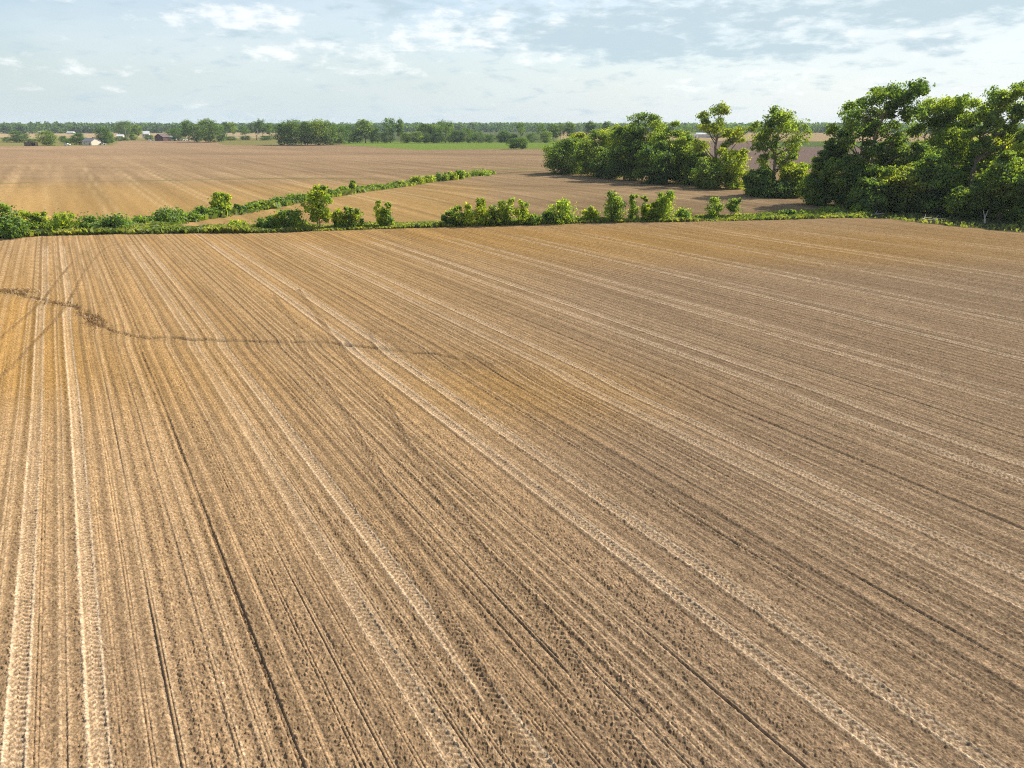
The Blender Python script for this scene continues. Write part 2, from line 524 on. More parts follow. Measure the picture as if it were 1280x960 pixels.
def sheet(name, rings, angs, mat, detailed, close=True):
    na, nr = len(angs), len(rings)
    A, Rr = np.meshgrid(angs, rings)
    x = (Rr * np.sin(A)).ravel()
    y = (Rr * np.cos(A)).ravel()
    n = x.size
    z = np.empty(n, np.float32)
    col = np.ones((n, 4), np.float32)
    ruv = np.zeros((n, 3), np.float32)
    CH = 400000
    for i in range(0, n, CH):
        sl = slice(i, min(n, i + CH))
        xs, ys = x[sl], y[sl]
        if detailed:
            h, u, v, px, py, near, strip, track, damp_shade, weed = field_detail(xs, ys)
        else:
            u = xs * NX + ys * NY
            v = xs * VX + ys * VY
            u = u + 0.5 * (vnoise(v / 55, u / 70, 4) - 0.5)
            px, py = to_px(xs, ys)
            near, strip = zones(px, py, xs, ys)
            r = np.hypot(xs, ys)
            pi_ = np.floor((u - PASS0) / PASS + 0.5)
            uc = u - PASS0 - pi_ * PASS
            ww = 0.30 + r * 0.0005
            track = (np.exp(-((np.abs(uc) - 0.9) / ww) ** 2) * (0.2 + 0.6 * hash1(pi_, 23)) * (1 - 0.45 * sstep(r, 200, 320)) * (1 - sstep(r, 300, 520))
                     * (0.5 + 0.5 * fbm(v / 60, pi_ * 3.3, 27, 2)))
            damp_shade = weed = np.zeros_like(u)
            h = np.zeros_like(u)
        front = ys > 2
        near = np.where(front, near, 1.0)
        strip = np.where(front, strip, 0.0)
        z[sl] = relief(xs, ys) + h
        col[sl, :3] = np.clip(ground_colour(xs, ys, u, v, near, strip, px, py, track, damp_shade, weed), 0.01, 0.8)
        ruv[sl, 0] = u
        ruv[sl, 1] = v
        ruv[sl, 2] = 1 - np.clip(strip, 0, 1)
    me = bpy.data.meshes.new(name)
    me.vertices.add(n)
    me.vertices.foreach_set('co', np.stack([x, y, z], 1).astype(np.float32).ravel())
    ii, jj = np.meshgrid(np.arange(nr - 1), np.arange(na if close else na - 1), indexing='ij')
    j2 = (jj + 1) % na
    q = np.stack([ii * na + jj, ii * na + j2, (ii + 1) * na + j2, (ii + 1) * na + jj], -1).reshape(-1, 4).astype(np.int32)
    q = q[:, ::-1]
    me.loops.add(q.size)
    me.loops.foreach_set('vertex_index', np.ascontiguousarray(q).ravel())
    me.polygons.add(len(q))
    me.polygons.foreach_set('loop_start', np.arange(0, q.size, 4, dtype=np.int32))
    me.update(calc_edges=True)
    a = me.attributes.new('alb', 'FLOAT_COLOR', 'POINT')
    a.data.foreach_set('color', col.ravel())
    a = me.attributes.new('ruv', 'FLOAT_VECTOR', 'POINT')
    a.data.foreach_set('vector', ruv.ravel())
    me.materials.append(mat)
    o = bpy.data.objects.new(name, me)
    C.objects.link(o)
    o['kind'] = 'structure'
    return o


# ------------------------------------------------------------------ materials
def new_mat(name):
    m = bpy.data.materials.new(name)
    m.use_nodes = True
    m.node_tree.nodes.clear()
    return m, NT(m.node_tree)


def soil_material():
    m, T = new_mat('soil')
    alb = T.node('ShaderNodeAttribute', attribute_name='alb').outputs['Color']
    ruv = T.node('ShaderNodeAttribute', attribute_name='ruv').outputs['Vector']
    obj = T.node('ShaderNodeTexCoord').outputs['Object']
    u, v, rough = T.sep(ruv)
    st = T.comb(u, T.m('MULTIPLY', v, 0.75), 0.0)
    n1 = T.noise(st, 7.5, 5, 0.65)
    n2 = T.noise(st, 17, 3, 0.6)
    n3 = T.noise(obj, 1.3, 4, 0.55)
    f = T.m('MULTIPLY', T.step(n1, 0.32, 0.70, 0.66, 1.26), T.step(n2, 0.28, 0.72, 0.60, 1.34))
    f = T.m('MULTIPLY', f, T.step(n3, 0.25, 0.75, 0.86, 1.12))
    sc = T.node('ShaderNodeVectorMath', operation='SCALE')
    T.put(sc.inputs[0], alb)
    T.put(sc.inputs[3], f)
    c = sc.outputs[0]
    # crumbs of straw
    n4 = T.noise(T.comb(u, T.m('MULTIPLY', v, 0.5), 3.0), 42, 2, 0.5)
    c = T.mix(T.step(n4, 0.66, 0.72, 0.0, 0.55), c, (0.50, 0.40, 0.26, 1))
    # moist undersides turned up
    n5 = T.noise(T.comb(u, T.m('MULTIPLY', v, 0.7), 9.0), 20, 3, 0.7)
    c = T.mix(T.step(n5, 0.53, 0.64, 0.0, 0.45), c, (0.12, 0.085, 0.055, 1))
    b = T.node('ShaderNodeBump')
    b.inputs['Strength'].default_value = 0.9
    b.inputs['Distance'].default_value = 0.05
    hh = T.m('ADD', T.m('MULTIPLY', n1, 1.0), T.m('MULTIPLY', n2, 0.5))
    T.put(b.inputs['Height'], hh)
    bs = T.node('ShaderNodeBsdfDiffuse')
    T.put(bs.inputs['Color'], c)
    bs.inputs['Roughness'].default_value = 0.6
    T.put(bs.inputs['Normal'], b.outputs[0])
    o = T.node('ShaderNodeOutputMaterial')
    T.l.new(bs.outputs[0], o.inputs[0])
    return m


def leaf_material(name, ca, cb, trans, tscale=1.5):
    m, T = new_mat(name)
    tint = T.node('ShaderNodeAttribute', attribute_name='tint').outputs['Fac']
    oc = T.node('ShaderNodeObjectInfo').outputs['Color']
    c = T.mix(tint, ca + (1,), cb + (1,))
    c = T.mix(1.0, c, oc, 'MULTIPLY')
    d = T.node('ShaderNodeBsdfDiffuse')
    T.put(d.inputs[0], c)
    t = T.node('ShaderNodeBsdfTranslucent')
    tcol = T.mix(1.0, c, (1.35 * tscale, 1.25 * tscale, 0.55 * tscale, 1), 'MULTIPLY')
    T.put(t.inputs[0], tcol)
    g = T.node('ShaderNodeBsdfGlossy')
    g.inputs['Roughness'].default_value = 0.6
    g.inputs[0].default_value = (0.75, 0.8, 0.8, 1)
    mx = T.node('ShaderNodeMixShader')
    mx.inputs[0].default_value = trans
    T.l.new(d.outputs[0], mx.inputs[1])
    T.l.new(t.outputs[0], mx.inputs[2])
    mx2 = T.node('ShaderNodeMixShader')
    mx2.inputs[0].default_value = 0.03
    T.l.new(mx.outputs[0], mx2.inputs[1])
    T.l.new(g.outputs[0], mx2.inputs[2])
    o = T.node('ShaderNodeOutputMaterial')
    T.l.new(mx2.outputs[0], o.inputs[0])
    return m


def plain_mat(name, col, var=0.25, scale=3.0, rough=0.8, bump=0.0, metallic=0.0, wave=None):
    m, T = new_mat(name)
    obj = T.node('ShaderNodeTexCoord').outputs['Object']
    n = T.noise(obj, scale, 5, 0.6)
    f = T.step(n, 0.25, 0.75, 1 - var, 1 + var)
    sc = T.node('ShaderNodeVectorMath', operation='SCALE')
    sc.inputs[0].default_value = col
    T.put(sc.inputs[3], f)
    p = T.node('ShaderNodeBsdfPrincipled')
    T.put(p.inputs['Base Color'], sc.outputs[0])
    p.inputs['Roughness'].default_value = rough
    p.inputs['Metallic'].default_value = metallic
    if bump:
        b = T.node('ShaderNodeBump')
        b.inputs['Distance'].default_value = bump
        T.put(b.inputs['Height'], n)
        T.put(p.inputs['Normal'], b.outputs[0])
    o = T.node('ShaderNodeOutputMaterial')
    T.l.new(p.outputs[0], o.inputs[0])
    return m


M = {}
M['soil'] = soil_material()
M['leaf'] = leaf_material('broad_leaves', (0.060, 0.122, 0.022), (0.215, 0.285, 0.040), 0.6)
M['grass'] = leaf_material('grass_blades', (0.095, 0.150, 0.028), (0.25, 0.27, 0.065), 0.48)
M['dry'] = leaf_material('dry_weeds', (0.23, 0.135, 0.075), (0.35, 0.235, 0.13), 0.4, 0.95)
M['bark'] = plain_mat('bark', (0.19, 0.15, 0.115), 0.35, 4, 0.9, 0.03)
M['deadwood'] = plain_mat('dead_wood', (0.36, 0.31, 0.25), 0.25, 5, 0.85, 0.02)
M['white'] = plain_mat('white_siding', (0.60, 0.59, 0.56), 0.06, 1.2, 0.6)
M['cream'] = plain_mat('cream_siding', (0.62, 0.56, 0.44), 0.08, 1.2, 0.7)
M['roofgrey'] = plain_mat('grey_shingle', (0.15, 0.15, 0.16), 0.2, 3, 0.85)
M['roofwhite'] = plain_mat('white_metal_roof', (0.50, 0.51, 0.52), 0.05, 1, 0.5)
M['roofrust'] = plain_mat('old_brown_roof', (0.10, 0.068, 0.058), 0.25, 1, 0.8)
M['red'] = plain_mat('red_brown_boards', (0.085, 0.040, 0.036), 0.3, 2, 0.8)
M['brown'] = plain_mat('brown_boards', (0.15, 0.095, 0.05), 0.3, 2, 0.85)
M['glass'] = plain_mat('window_glass', (0.03, 0.035, 0.04), 0.2, 1, 0.12)
M['dark'] = plain_mat('opening_shade', (0.02, 0.018, 0.016), 0.2, 1, 0.9)  # near-black colour standing for the shade inside openings
M['carwhite'] = plain_mat('white_car_paint', (0.76, 0.76, 0.76), 0.03, 1, 0.3)
M['tyre'] = plain_mat('tyre_rubber', (0.02, 0.02, 0.02), 0.2, 4, 0.8)
M['pole'] = plain_mat('weathered_pole', (0.36, 0.33, 0.29), 0.2, 3, 0.85)

# ------------------------------------------------------------------ the ground
dense = np.arange(R(-57), R(57), 0.001)
rest = np.radians(np.arange(61, 300, 4.0))
angs_in = np.concatenate([dense, rest])
angs_out = np.concatenate([dense[::4], [dense[-1]], rest]) if (len(dense) - 1) % 4 else np.concatenate([dense[::4], rest])
r_, rings_in = 11.0, [0.01, 3.0, 6.0, 8.5, 10.0, 10.6]
RSPLIT = 140.0
while r_ < RSPLIT - 0.05:
    rings_in.append(r_)
    r_ += min(0.002 * r_, 0.14)
rings_in.append(RSPLIT)
r_, rings_out = RSPLIT, []
while r_ < 8500:
    rings_out.append(r_)
    r_ += min(0.16 * (r_ / RSPLIT) ** 3, 0.012 * r_)
ploughed = sheet('ploughed_field', np.array(rings_in), angs_in, M['soil'], True)
ground = sheet('ground', np.array(rings_out), angs_out, M['soil'], False)


# ------------------------------------------------------------------ mesh collecting
class MB:
    def __init__(s):
        s.v, s.f = [], []

    def tube(s, pts, rad, sides=6, cap=True):
        pts = [Vector(p) for p in pts]
        base = len(s.v)
        for i, p in enumerate(pts):
            d = (pts[min(i + 1, len(pts) - 1)] - pts[max(i - 1, 0)]).normalized()
            a = d.cross(Vector((0.31, 0.95, 0.07)))
            if a.length < 1e-3:
                a = d.cross(Vector((1, 0, 0)))
            a.normalize()
            b = d.cross(a)
            for k in range(sides):
                t = 2 * math.pi * k / sides
                s.v.append(p + (a * math.cos(t) + b * math.sin(t)) * rad[i])
        for i in range(len(pts) - 1):
            for k in range(sides):
                k2 = (k + 1) % sides
                s.f.append((base + i * sides + k, base + i * sides + k2, base + (i + 1) * sides + k2, base + (i + 1) * sides + k))
        if cap:
            s.f.append(tuple(base + k for k in range(sides))[::-1])
            e = base + (len(pts) - 1) * sides
            s.f.append(tuple(e + k for k in range(sides)))

    def box(s, x0, x1, y0, y1, z0, z1):
        b = len(s.v)
        for z in (z0, z1):
            for (x, y) in ((x0, y0), (x1, y0), (x1, y1), (x0, y1)):
                s.v.append(Vector((x, y, z)))
        for f in ((0, 3, 2, 1), (4, 5, 6, 7), (0, 1, 5, 4), (1, 2, 6, 5), (2, 3, 7, 6), (3, 0, 4, 7)):
            s.f.append(tuple(b + i for i in f))

    def prism(s, prof, y0, y1):
        """profile in x,z extruded along y"""
        b, n = len(s.v), len(prof)
        for y in (y0, y1):
            for (x, z) in prof:
                s.v.append(Vector((x, y, z)))
        s.f.append(tuple(b + i for i in range(n)))
        s.f.append(tuple(b + n + i for i in range(n))[::-1])
        for i in range(n):
            j = (i + 1) % n
            s.f.append((b + i, b + n + i, b + n + j, b + j))

    def mesh(s, name, mat):
        me = bpy.data.meshes.new(name)
        me.from_pydata([tuple(v) for v in s.v], [], s.f)
        me.materials.append(mat)
        me.update()
        return me


def leaves_mesh(name, P, size, rng, mat, tint, up=0.0, aspect=0.62, outw=None):
    """one small folded face per leaf spray"""
    n = len(P)
    nrm = rng.normal(size=(n, 3))
    if outw is not None:
        nrm = nrm * 0.62 + outw * 0.85
    nrm[:, 2] = nrm[:, 2] * 0.9 + up
    nrm /= np.linalg.norm(nrm, axis=1)[:, None]
    a = rng.normal(size=(n, 3))
    a -= nrm * (a * nrm).sum(1)[:, None]
    a /= np.linalg.norm(a, axis=1)[:, None]
    b = np.cross(nrm, a)
    s = (np.asarray(size) * rng.uniform(0.6, 1.35, n))[:, None]
    k = s * aspect
    bend = nrm * s * 0.16
    V = np.stack([P - a * s, P - b * k + bend, P + a * s, P + b * k + bend], 1).reshape(-1, 3).astype(np.float32)
    return quads_mesh(name, V, np.repeat(tint, 4), mat)


def quads_mesh(name, V, tint, mat):
    me = bpy.data.meshes.new(name)
    n = len(V)
    me.vertices.add(n)
    me.vertices.foreach_set('co', V.ravel())
    me.loops.add(n)
    me.loops.foreach_set('vertex_index', np.arange(n, dtype=np.int32))
    me.polygons.add(n // 4)
    me.polygons.foreach_set('loop_start', np.arange(0, n, 4, dtype=np.int32))
    me.update(calc_edges=True)
    a = me.attributes.new('tint', 'FLOAT', 'POINT')
    a.data.foreach_set('value', np.clip(tint, 0, 1).astype(np.float32))
    me.materials.append(mat)
    return me


def empty(name, loc, label, cat, group=None, rz=0.0):
    o = bpy.data.objects.new(name, None)
    o.empty_display_size = 0.5
    C.objects.link(o)
    o.location = loc
    o.rotation_euler = (0, 0, rz)
    o['label'] = label
    o['category'] = cat
    if group:
        o['group'] = group
    return o


def child(name, me, root, colour=None):
    o = bpy.data.objects.new(name, me)
    C.objects.link(o)
    o.parent = root
    if colour:
        o.color = tuple(colour) + (1,)
    return o


# ------------------------------------------------------------------ trees
def grow(rng, H, W, zb=0.2, nlobes=16, lobe_r=0.2, clumps=12, leaves=26, leaf=0.3, lean=0.0, stems=1, lobes=None, tfrac=0.75, trunk_r=None,
         density=1.0, sub=True, flat=0.6, spread=0.36, taper=0.0, shoots=0, jit=(0.45, 0.85)):
    """tapered trunk(s) with limbs to every foliage mass; crown of leaf sprays in clumps"""
    tb = MB()
    trunk_r = trunk_r or max(0.05, H * 0.017)
    axes = []
    for s_ in range(stems):
        ang = 2 * math.pi * s_ / max(stems, 1) + rng.uniform(0, 1)
        sx = (0.16 * W if stems > 1 else 0.0) * math.cos(ang)
        sy = (0.16 * W if stems > 1 else 0.0) * math.sin(ang)
        pts, rad = [], []
        nn = 7
        for i in range(nn + 1):
            t = i / nn
            pts.append(Vector((sx * t + lean * H * t * t + rng.normal() * 0.012 * H * (i > 0), sy * t + rng.normal() * 0.012 * H * (i > 0), -0.3 + (H * tfrac + 0.3) * t)))
            rad.append(trunk_r / stems ** 0.4 * (1.25 if i == 0 else 1) * (1 - 0.8 * t))
        tb.tube(pts, rad, 7)
        axes.append((pts, rad))
    if lobes is None:
        lobes = []
        for i in range(nlobes):
            q = (i + rng.uniform(0.1, 0.9)) / nlobes
            z = H * (zb + (1 - zb) * (0.06 + 0.86 * q))
            prof = (0.72 + 0.28 * q / 0.45) if q < 0.45 else math.sqrt(max(0.0, 1 - ((q - 0.45) / 0.60) ** 2))
            a = i * 2.4 + rng.uniform(-0.6, 0.6)
            prof *= (1 - taper * q) if taper >= 0 else (1 + taper * (1 - q))
            rr = W * 0.5 * prof * rng.uniform(*jit) * (1 - lobe_r * 0.9)
            lr = W * lobe_r * rng.uniform(0.75, 1.2) * (0.6 + 0.4 * prof)
            if shoots and i >= nlobes - shoots:
                lobes.append((W * 0.28 * rng.uniform(-1, 1), W * 0.28 * rng.uniform(-1, 1), H * rng.uniform(0.8, 0.97), W * lobe_r * 0.5))
                continue
            lobes.append((rr * math.cos(a) + lean * z * z / H, rr * math.sin(a), min(z, H - lr * 0.75), lr))
    P, tint, OW = [], [], []
    for (lx, ly, lz, lr) in lobes:
        pts, rad = axes[int(rng.integers(len(axes)))]
        reach = math.hypot(lx, ly)
        za = min(max(lz - reach * rng.uniform(0.5, 0.9) - lr * 0.3, H * 0.12), H * tfrac * 0.96)
        t = min(max((za + 0.3) / (H * tfrac + 0.3), 0), 1) * (len(pts) - 1)
        i0 = min(int(t), len(pts) - 2)
        pa = pts[i0].lerp(pts[i0 + 1], t - i0)
        ra = max(0.03, (rad[i0] * 0.55))
        pe = Vector((lx, ly, lz))
        mid = pa.lerp(pe, 0.5) + Vector((rng.normal() * 0.05 * reach, rng.normal() * 0.05 * reach, -0.08 * reach))
        tb.tube([pa, mid, pe], [ra, ra * 0.65, ra * 0.28], 5, False)
        nc = max(3, int(clumps * density))
        tl = rng.uniform(0.1, 0.8)
        for c in range(nc):
            dv = rng.normal(size=3)
            dv[2] = dv[2] * 0.85 + 0.15
            dv /= np.linalg.norm(dv)
            cp_ = np.array([lx, ly, lz]) + dv * lr * rng.uniform(0.5, 1.08) * np.array([1, 1, 0.85])
            if sub and c % 2 == 0:
                tb.tube([pe, Vector(cp_)], [ra * 0.28, ra * 0.08], 3, False)
            cr = lr * spread * rng.uniform(0.7, 1.3)
            pp = cp_ + rng.normal(size=(leaves, 3)) * np.array([cr, cr, cr * flat])
            P.append(pp)
            ow = pp - np.array([lx, ly, lz])
            OW.append(ow / (np.linalg.norm(ow, axis=1)[:, None] + 1e-6))
            tint.append(np.clip(tl + rng.uniform(-0.2, 0.2) + rng.normal(0, 0.13, leaves), 0, 1))
    P = np.concatenate(P)
    P[:, 2] = np.maximum(P[:, 2], 0.15)
    return tb.mesh('trunk', M['bark']), leaves_mesh('crown', P, np.full(len(P), leaf), rng, M['leaf'], np.concatenate(tint), 0.25, outw=np.concatenate(OW))


DARK, MID, LITE, YEL, OLIVE = (0.8, 0.88, 0.95), (1.05, 1.05, 1.0), (1.35, 1.28, 0.95), (1.7, 1.45, 0.75), (1.35, 1.18, 0.85)
seed_n = [100]


def plant(name, px, base, top, w, colour, label, cat, group, depth=0.0, lobes_px=None, env=None, part='crown', stem='trunk', **kw):
    """a tree or shrub standing where the photograph shows it: base and top rows give its distance and height"""
    seed_n[0] += 1
    rng = np.random.default_rng(seed_n[0])
    x, y = at(px, base)
    k = m_per_px(px, base)
    Hh = height_for(px, base, top)
    if env:
        ys = [e[0] for e in env]
        lobes_px = list(lobes_px or [])
        nn = kw.pop('nenv', 30)
        rr0 = kw.pop('renv', 9)
        for i in range(nn):
            yy = ys[0] + (ys[-1] - ys[0]) * (i + rng.random()) / nn
            xa, xb = np.interp(yy, ys, [e[1] for e in env]), np.interp(yy, ys, [e[2] for e in env])
            lr_ = rr0 * rng.uniform(0.7, 1.2)
            lobes_px.append((rng.uniform(xa + lr_ * 0.7, max(xb - lr_ * 0.7, xa + lr_ * 0.7 + 0.1)), yy + lr_ * 0.5, lr_))
    if lobes_px:
        L = []
        for (lx, ly, lr) in lobes_px:
            L.append(((lx - px) * k, rng.uniform(-0.5, 0.5) * w * k * 0.6, height_for(px, base, ly), lr * k))
        kw['lobes'] = L
    tm, cm = grow(rng, Hh, w * k, **kw)
    z = zr(x, y)
    root = empty(name, (x, y, z), label, cat, group)
    child(stem, tm, root)
    child(part, cm, root, colour)
    return root


G_GROVE = 'trees of the grove on the right'
TALL = dict(zb=0.08, nlobes=28, lobe_r=0.15, clumps=12, leaves=50, leaf=0.22, spread=0.34, flat=0.45, tfrac=0.8)
DENSE = dict(zb=0.0, nlobes=26, lobe_r=0.17, clumps=12, leaves=50, leaf=0.22, spread=0.38, flat=0.5, tfrac=0.75, jit=(0.3, 1.1), shoots=3)


def grove(px, base, top, w, colour, label, name='broadleaf_tree', group=G_GROVE, **kw):
    return plant(name, px, base, top, w * (1.0 if 'lobes_px' in kw or 'env' in kw else 1.25), colour, label, 'tree', group, **kw)


# western end of the grove
grove(703, 219, 172, 42, DARK, 'dark round tree at the left tip of the grove, overhanging the brown field', **DENSE)
grove(722, 217, 163, 36, OLIVE, 'olive green tree just right of the dark tree at the grove\'s left tip', **DENSE)
grove(742, 221, 166, 40, MID, 'mid green rounded tree, third from the left end of the grove', **DENSE)
grove(766, 221, 156, 44, YEL, 'yellow green tree, fourth from the left end of the grove', **DENSE)
grove(780, 226, 160, 42, DARK, 'dark leafy tree below and left of the tallest tree in the grove\'s left half', **DENSE)
grove(803, 226, 139, 50, MID, 'tallest tree of the grove\'s left half, with a knobbly round top against the sky', **TALL)
grove(833, 229, 152, 46, LITE, 'bright yellow topped tree right of the tallest tree in the grove\'s left half', **DENSE)
grove(856, 231, 168, 40, LITE, 'lower yellowish tree sloping down towards the lone tall gnarled tree', **DENSE)
grove(818, 231, 178, 40, DARK, 'dark low tree at the front foot of the grove, below the bright yellow topped tree', **DENSE)
grove(760, 224, 186, 34, DARK, 'dark bushy small tree at the front edge of the grove near its left end', **DENSE)
grove(872, 233, 192, 30, MID, 'small bushy green tree at the left foot of the lone gnarled tree', **DENSE)
# the lone gnarled tree
grove(893, 235, 130, 60, OLIVE, 'lone gnarled tall tree with bare trunk and sparse tufts of leaves against the sky', name='gnarled_tree',
      lobes_px=[(884, 139, 8), (898, 135, 5), (875, 146, 6), (869, 153, 4), (893, 142, 5), (888, 157, 8), (877, 161, 7), (884, 165, 8), (900, 167, 5), (918, 166, 8), (928, 160, 7),
                (922, 175, 6), (912, 171, 5), (872, 181, 7), (880, 183, 6), (901, 183, 4), (866, 186, 5), (910, 178, 4)],
      clumps=10, leaves=46, leaf=0.23, trunk_r=0.55, tfrac=0.86, lean=-0.02)
grove(908, 237, 184, 38, YEL, 'bright yellow green bushy tree at the right foot of the lone gnarled tree', **dict(DENSE, density=0.8))
grove(884, 238, 206, 34, MID, 'low leafy bush tree in front of the lone gnarled trunk', **DENSE)
# the single dark tree
grove(963, 246, 136, 62, MID, 'dark free standing tree with pointed top between the gnarled tree and big grove',
      lobes_px=[(955, 143, 7), (962, 150, 10), (975, 152, 9), (948, 158, 9), (985, 160, 10), (965, 166, 12), (944, 172, 10), (990, 172, 9), (975, 180, 11), (953, 184, 10), (938, 183, 8),
                (985, 190, 9), (968, 196, 9), (945, 199, 8), (975, 206, 8), (957, 151, 8), (968, 160, 10), (955, 174, 10)],
      env=[(138, 955, 962), (146, 944, 976), (156, 940, 990), (170, 933, 998), (190, 933, 998), (206, 940, 992), (226, 946, 982)], nenv=9, renv=6,
      clumps=9, leaves=40, leaf=0.23, trunk_r=0.42, tfrac=0.8)
grove(946, 247, 214, 30, DARK, 'dark bush tree at the left foot of the free standing dark tree', **DENSE)
grove(992, 247, 200, 32, YEL, 'light yellow green bush tree right of the free standing dark tree', **dict(DENSE, density=0.8))
grove(972, 248, 230, 36, DARK, 'low dark bush hiding the trunk of the free standing dark tree', name='shrub', **DENSE)
# the big eastern block
grove(1072, 258, 104, 100, DARK, 'tallest dark tree of the big grove, wind swept with a top leaning right',
      lobes_px=[(1118, 113, 8), (1106, 110, 9), (1094, 115, 10), (1080, 120, 11), (1066, 121, 9), (1055, 131, 11), (1090, 130, 12), (1108, 126, 10), (1072, 137, 12), (1046, 144, 10), (1060, 150, 12),
                (1084, 148, 12), (1103, 142, 10), (1036, 158, 9), (1050, 165, 11), (1072, 166, 11), (1093, 165, 10), (1108, 158, 8), (1128, 114, 5), (1040, 176, 9), (1060, 182, 9), (1110, 175, 9)],
      env=[(106, 1085, 1126), (120, 1060, 1126), (140, 1036, 1120), (160, 1026, 1118), (185, 1020, 1116), (225, 1016, 1110)], nenv=34, renv=6.5,
      clumps=11, leaves=40, leaf=0.23, trunk_r=0.5, tfrac=0.85, lean=0.06, stems=3)
grove(1030, 256, 170, 40, DARK, 'dark leafy tree at the left edge of the big grove, beside the field gap', **dict(TALL, density=0.8))
grove(1022, 257, 205, 32, MID, 'low green tree at the left front corner of the big grove', **DENSE)
grove(1098, 256, 172, 44, MID, 'mid green tree in front of the wind swept tallest tree', **dict(TALL, density=0.8))
grove(1060, 260, 188, 40, DARK, 'dark thicket tree below the wind swept tallest tree', **DENSE)
grove(1145, 252, 122, 44, LITE, 'airy light green tree with feathery upright top, right of the tallest tree',
      lobes_px=[(1143, 130, 8), (1153, 128, 7), (1135, 137, 9), (1150, 142, 10), (1160, 138, 8), (1140, 152, 10), (1155, 156, 9), (1130, 162, 9), (1147, 168, 9), (1128, 148, 7)],
      env=[(123, 1135, 1160), (140, 1126, 1166), (165, 1122, 1166), (190, 1126, 1162)], nenv=14, renv=7,
      clumps=11, leaves=34, leaf=0.21, trunk_r=0.3, tfrac=0.85, stems=2)
grove(1176, 253, 120, 44, LITE, 'second airy feathery tree, just left of the tall forked tree',
      lobes_px=[(1170, 127, 8), (1182, 125, 7), (1190, 130, 7), (1166, 137, 8), (1178, 142, 9), (1188, 145, 8), (1170, 153, 9), (1183, 158, 9), (1165, 165, 9), (1196, 150, 6)],
      env=[(121, 1165, 1188), (138, 1160, 1196), (165, 1158, 1198), (190, 1160, 1194)], nenv=14, renv=7,
      clumps=11, leaves=34, leaf=0.21, trunk_r=0.3, tfrac=0.85, stems=2)
grove(1204, 262, 106, 96, MID, 'tall forked tree with bare pale trunk and arching crown near the right border', name='forked_tree',
      lobes_px=[(1238, 113, 10), (1225, 116, 9), (1252, 112, 9), (1214, 124, 9), (1243, 125, 10), (1262, 122, 9), (1228, 130, 10), (1270, 130, 8), (1208, 136, 8), (1255, 135, 9), (1220, 144, 9), (1240, 143, 8),
                (1205, 152, 8), (1196, 146, 7), (1276, 140, 7), (1188, 170, 8)],
      env=[(107, 1228, 1262), (116, 1206, 1280), (132, 1196, 1286), (150, 1188, 1274), (172, 1186, 1250), (190, 1190, 1256)], nenv=26, renv=6,
      clumps=10, leaves=40, leaf=0.23, trunk_r=0.42, tfrac=0.72, lean=0.03)
grove(1176, 256, 160, 56, LITE, 'light green broad tree left of the pale forked trunk', **dict(TALL, density=0.85))
grove(1254, 258, 148, 60, YEL, 'bright yellow green tree under the arching crown at the right border', **DENSE)
grove(1226, 258, 176, 44, LITE, 'light green tree hugging the right side of the pale forked trunk', **DENSE)
grove(1138, 260, 172, 50, MID, 'mid green bushy tree in the middle of the big grove', **DENSE)
grove(1282, 268, 160, 50, LITE, 'green tree cut by the right border of the photo', **DENSE)
grove(1122, 265, 204, 44, OLIVE, 'low olive thicket tree at the front of the big grove', **DENSE)
grove(1160, 267, 192, 44, DARK, 'dark low thicket tree left of the pale forked trunk', **DENSE)
grove(1207, 272, 232, 40, MID, 'green thicket tree hiding the foot of the pale forked trunk', **DENSE)
grove(1250, 274, 186, 52, MID, 'green thicket tree at the front right corner of the big grove', **DENSE)
grove(1288, 280, 200, 44, MID, 'green thicket tree at the field edge by the right border', **DENSE)
grove(1086, 265, 222, 40, DARK, 'dark brush tree at the grass edge below the tallest tree', **DENSE)

# shrubs on the grass strip
G_STRIP = 'shrubs and saplings along the grass strip'
BUSH = dict(zb=0.0, nlobes=18, lobe_r=0.15, clumps=8, leaves=11, taper=-0.15, shoots=4, jit=(0.1, 1.15), leaf=0.19, tfrac=0.7, stems=4, sub=False, spread=0.5, flat=1.1)
SAP = dict(zb=0.04, nlobes=20, lobe_r=0.16, clumps=7, leaves=9, taper=0.35, shoots=5, jit=(0.1, 1.2), leaf=0.17, tfrac=0.85, sub=False, spread=0.5, flat=1.2)


def bush(px, base, top, w, colour, label, name='shrub', cat='shrub', group=G_STRIP, **kw):
    kw = kw or BUSH
    colour = tuple(c * f for c, f in zip(colour, (1.1, 1.12, 1.15)))
    w = w * 1.2
    return plant(name, px, base, top, w, colour, label, cat, group, part='foliage', stem='stem', **kw)


bush(8, 291, 254, 34, MID, 'tall bright green shrub cut by the left border of the photo')
bush(33, 291, 265, 26, YEL, 'yellow green shrub, second from the left border on the grass strip')
bush(54, 290, 264, 22, OLIVE, 'pale olive shrub with a thin upright shoot near the left border')
bush(80, 290, 268, 34, YEL, 'yellowish leafy shrub left of the dark low mound')
bush(112, 289, 271, 36, DARK, 'dark green mounded shrub, larger left one of the dark pair')
bush(146, 288, 271, 40, DARK, 'dark green mounded shrub, right one of the dark pair')
bush(22, 296, 274, 30, DARK, 'dark low shrub at the field edge near the left border')
bush(335, 287, 272, 26, DARK, 'dark small shrub left of the slender yellow sapling')
bush(366, 286, 263, 34, MID, 'dark leaved shrub leaning right beside the slender yellow sapling')
bush(350, 287, 267, 14, YEL, 'thin yellow green shoot between two dark shrubs')
bush(297, 288, 279, 26, YEL, 'low yellow green clump on the strip right of the low nettles')
bush(399, 286, 233, 32, YEL, 'slender yellow green sapling on two thin trunks, tallest on the strip', name='sapling', cat='tree',
     zb=0.16, nlobes=40, lobe_r=0.13, shoots=6, taper=-0.1, jit=(0.1, 1.1), clumps=8, leaves=12, leaf=0.19, spread=0.5, tfrac=0.85, stems=2)
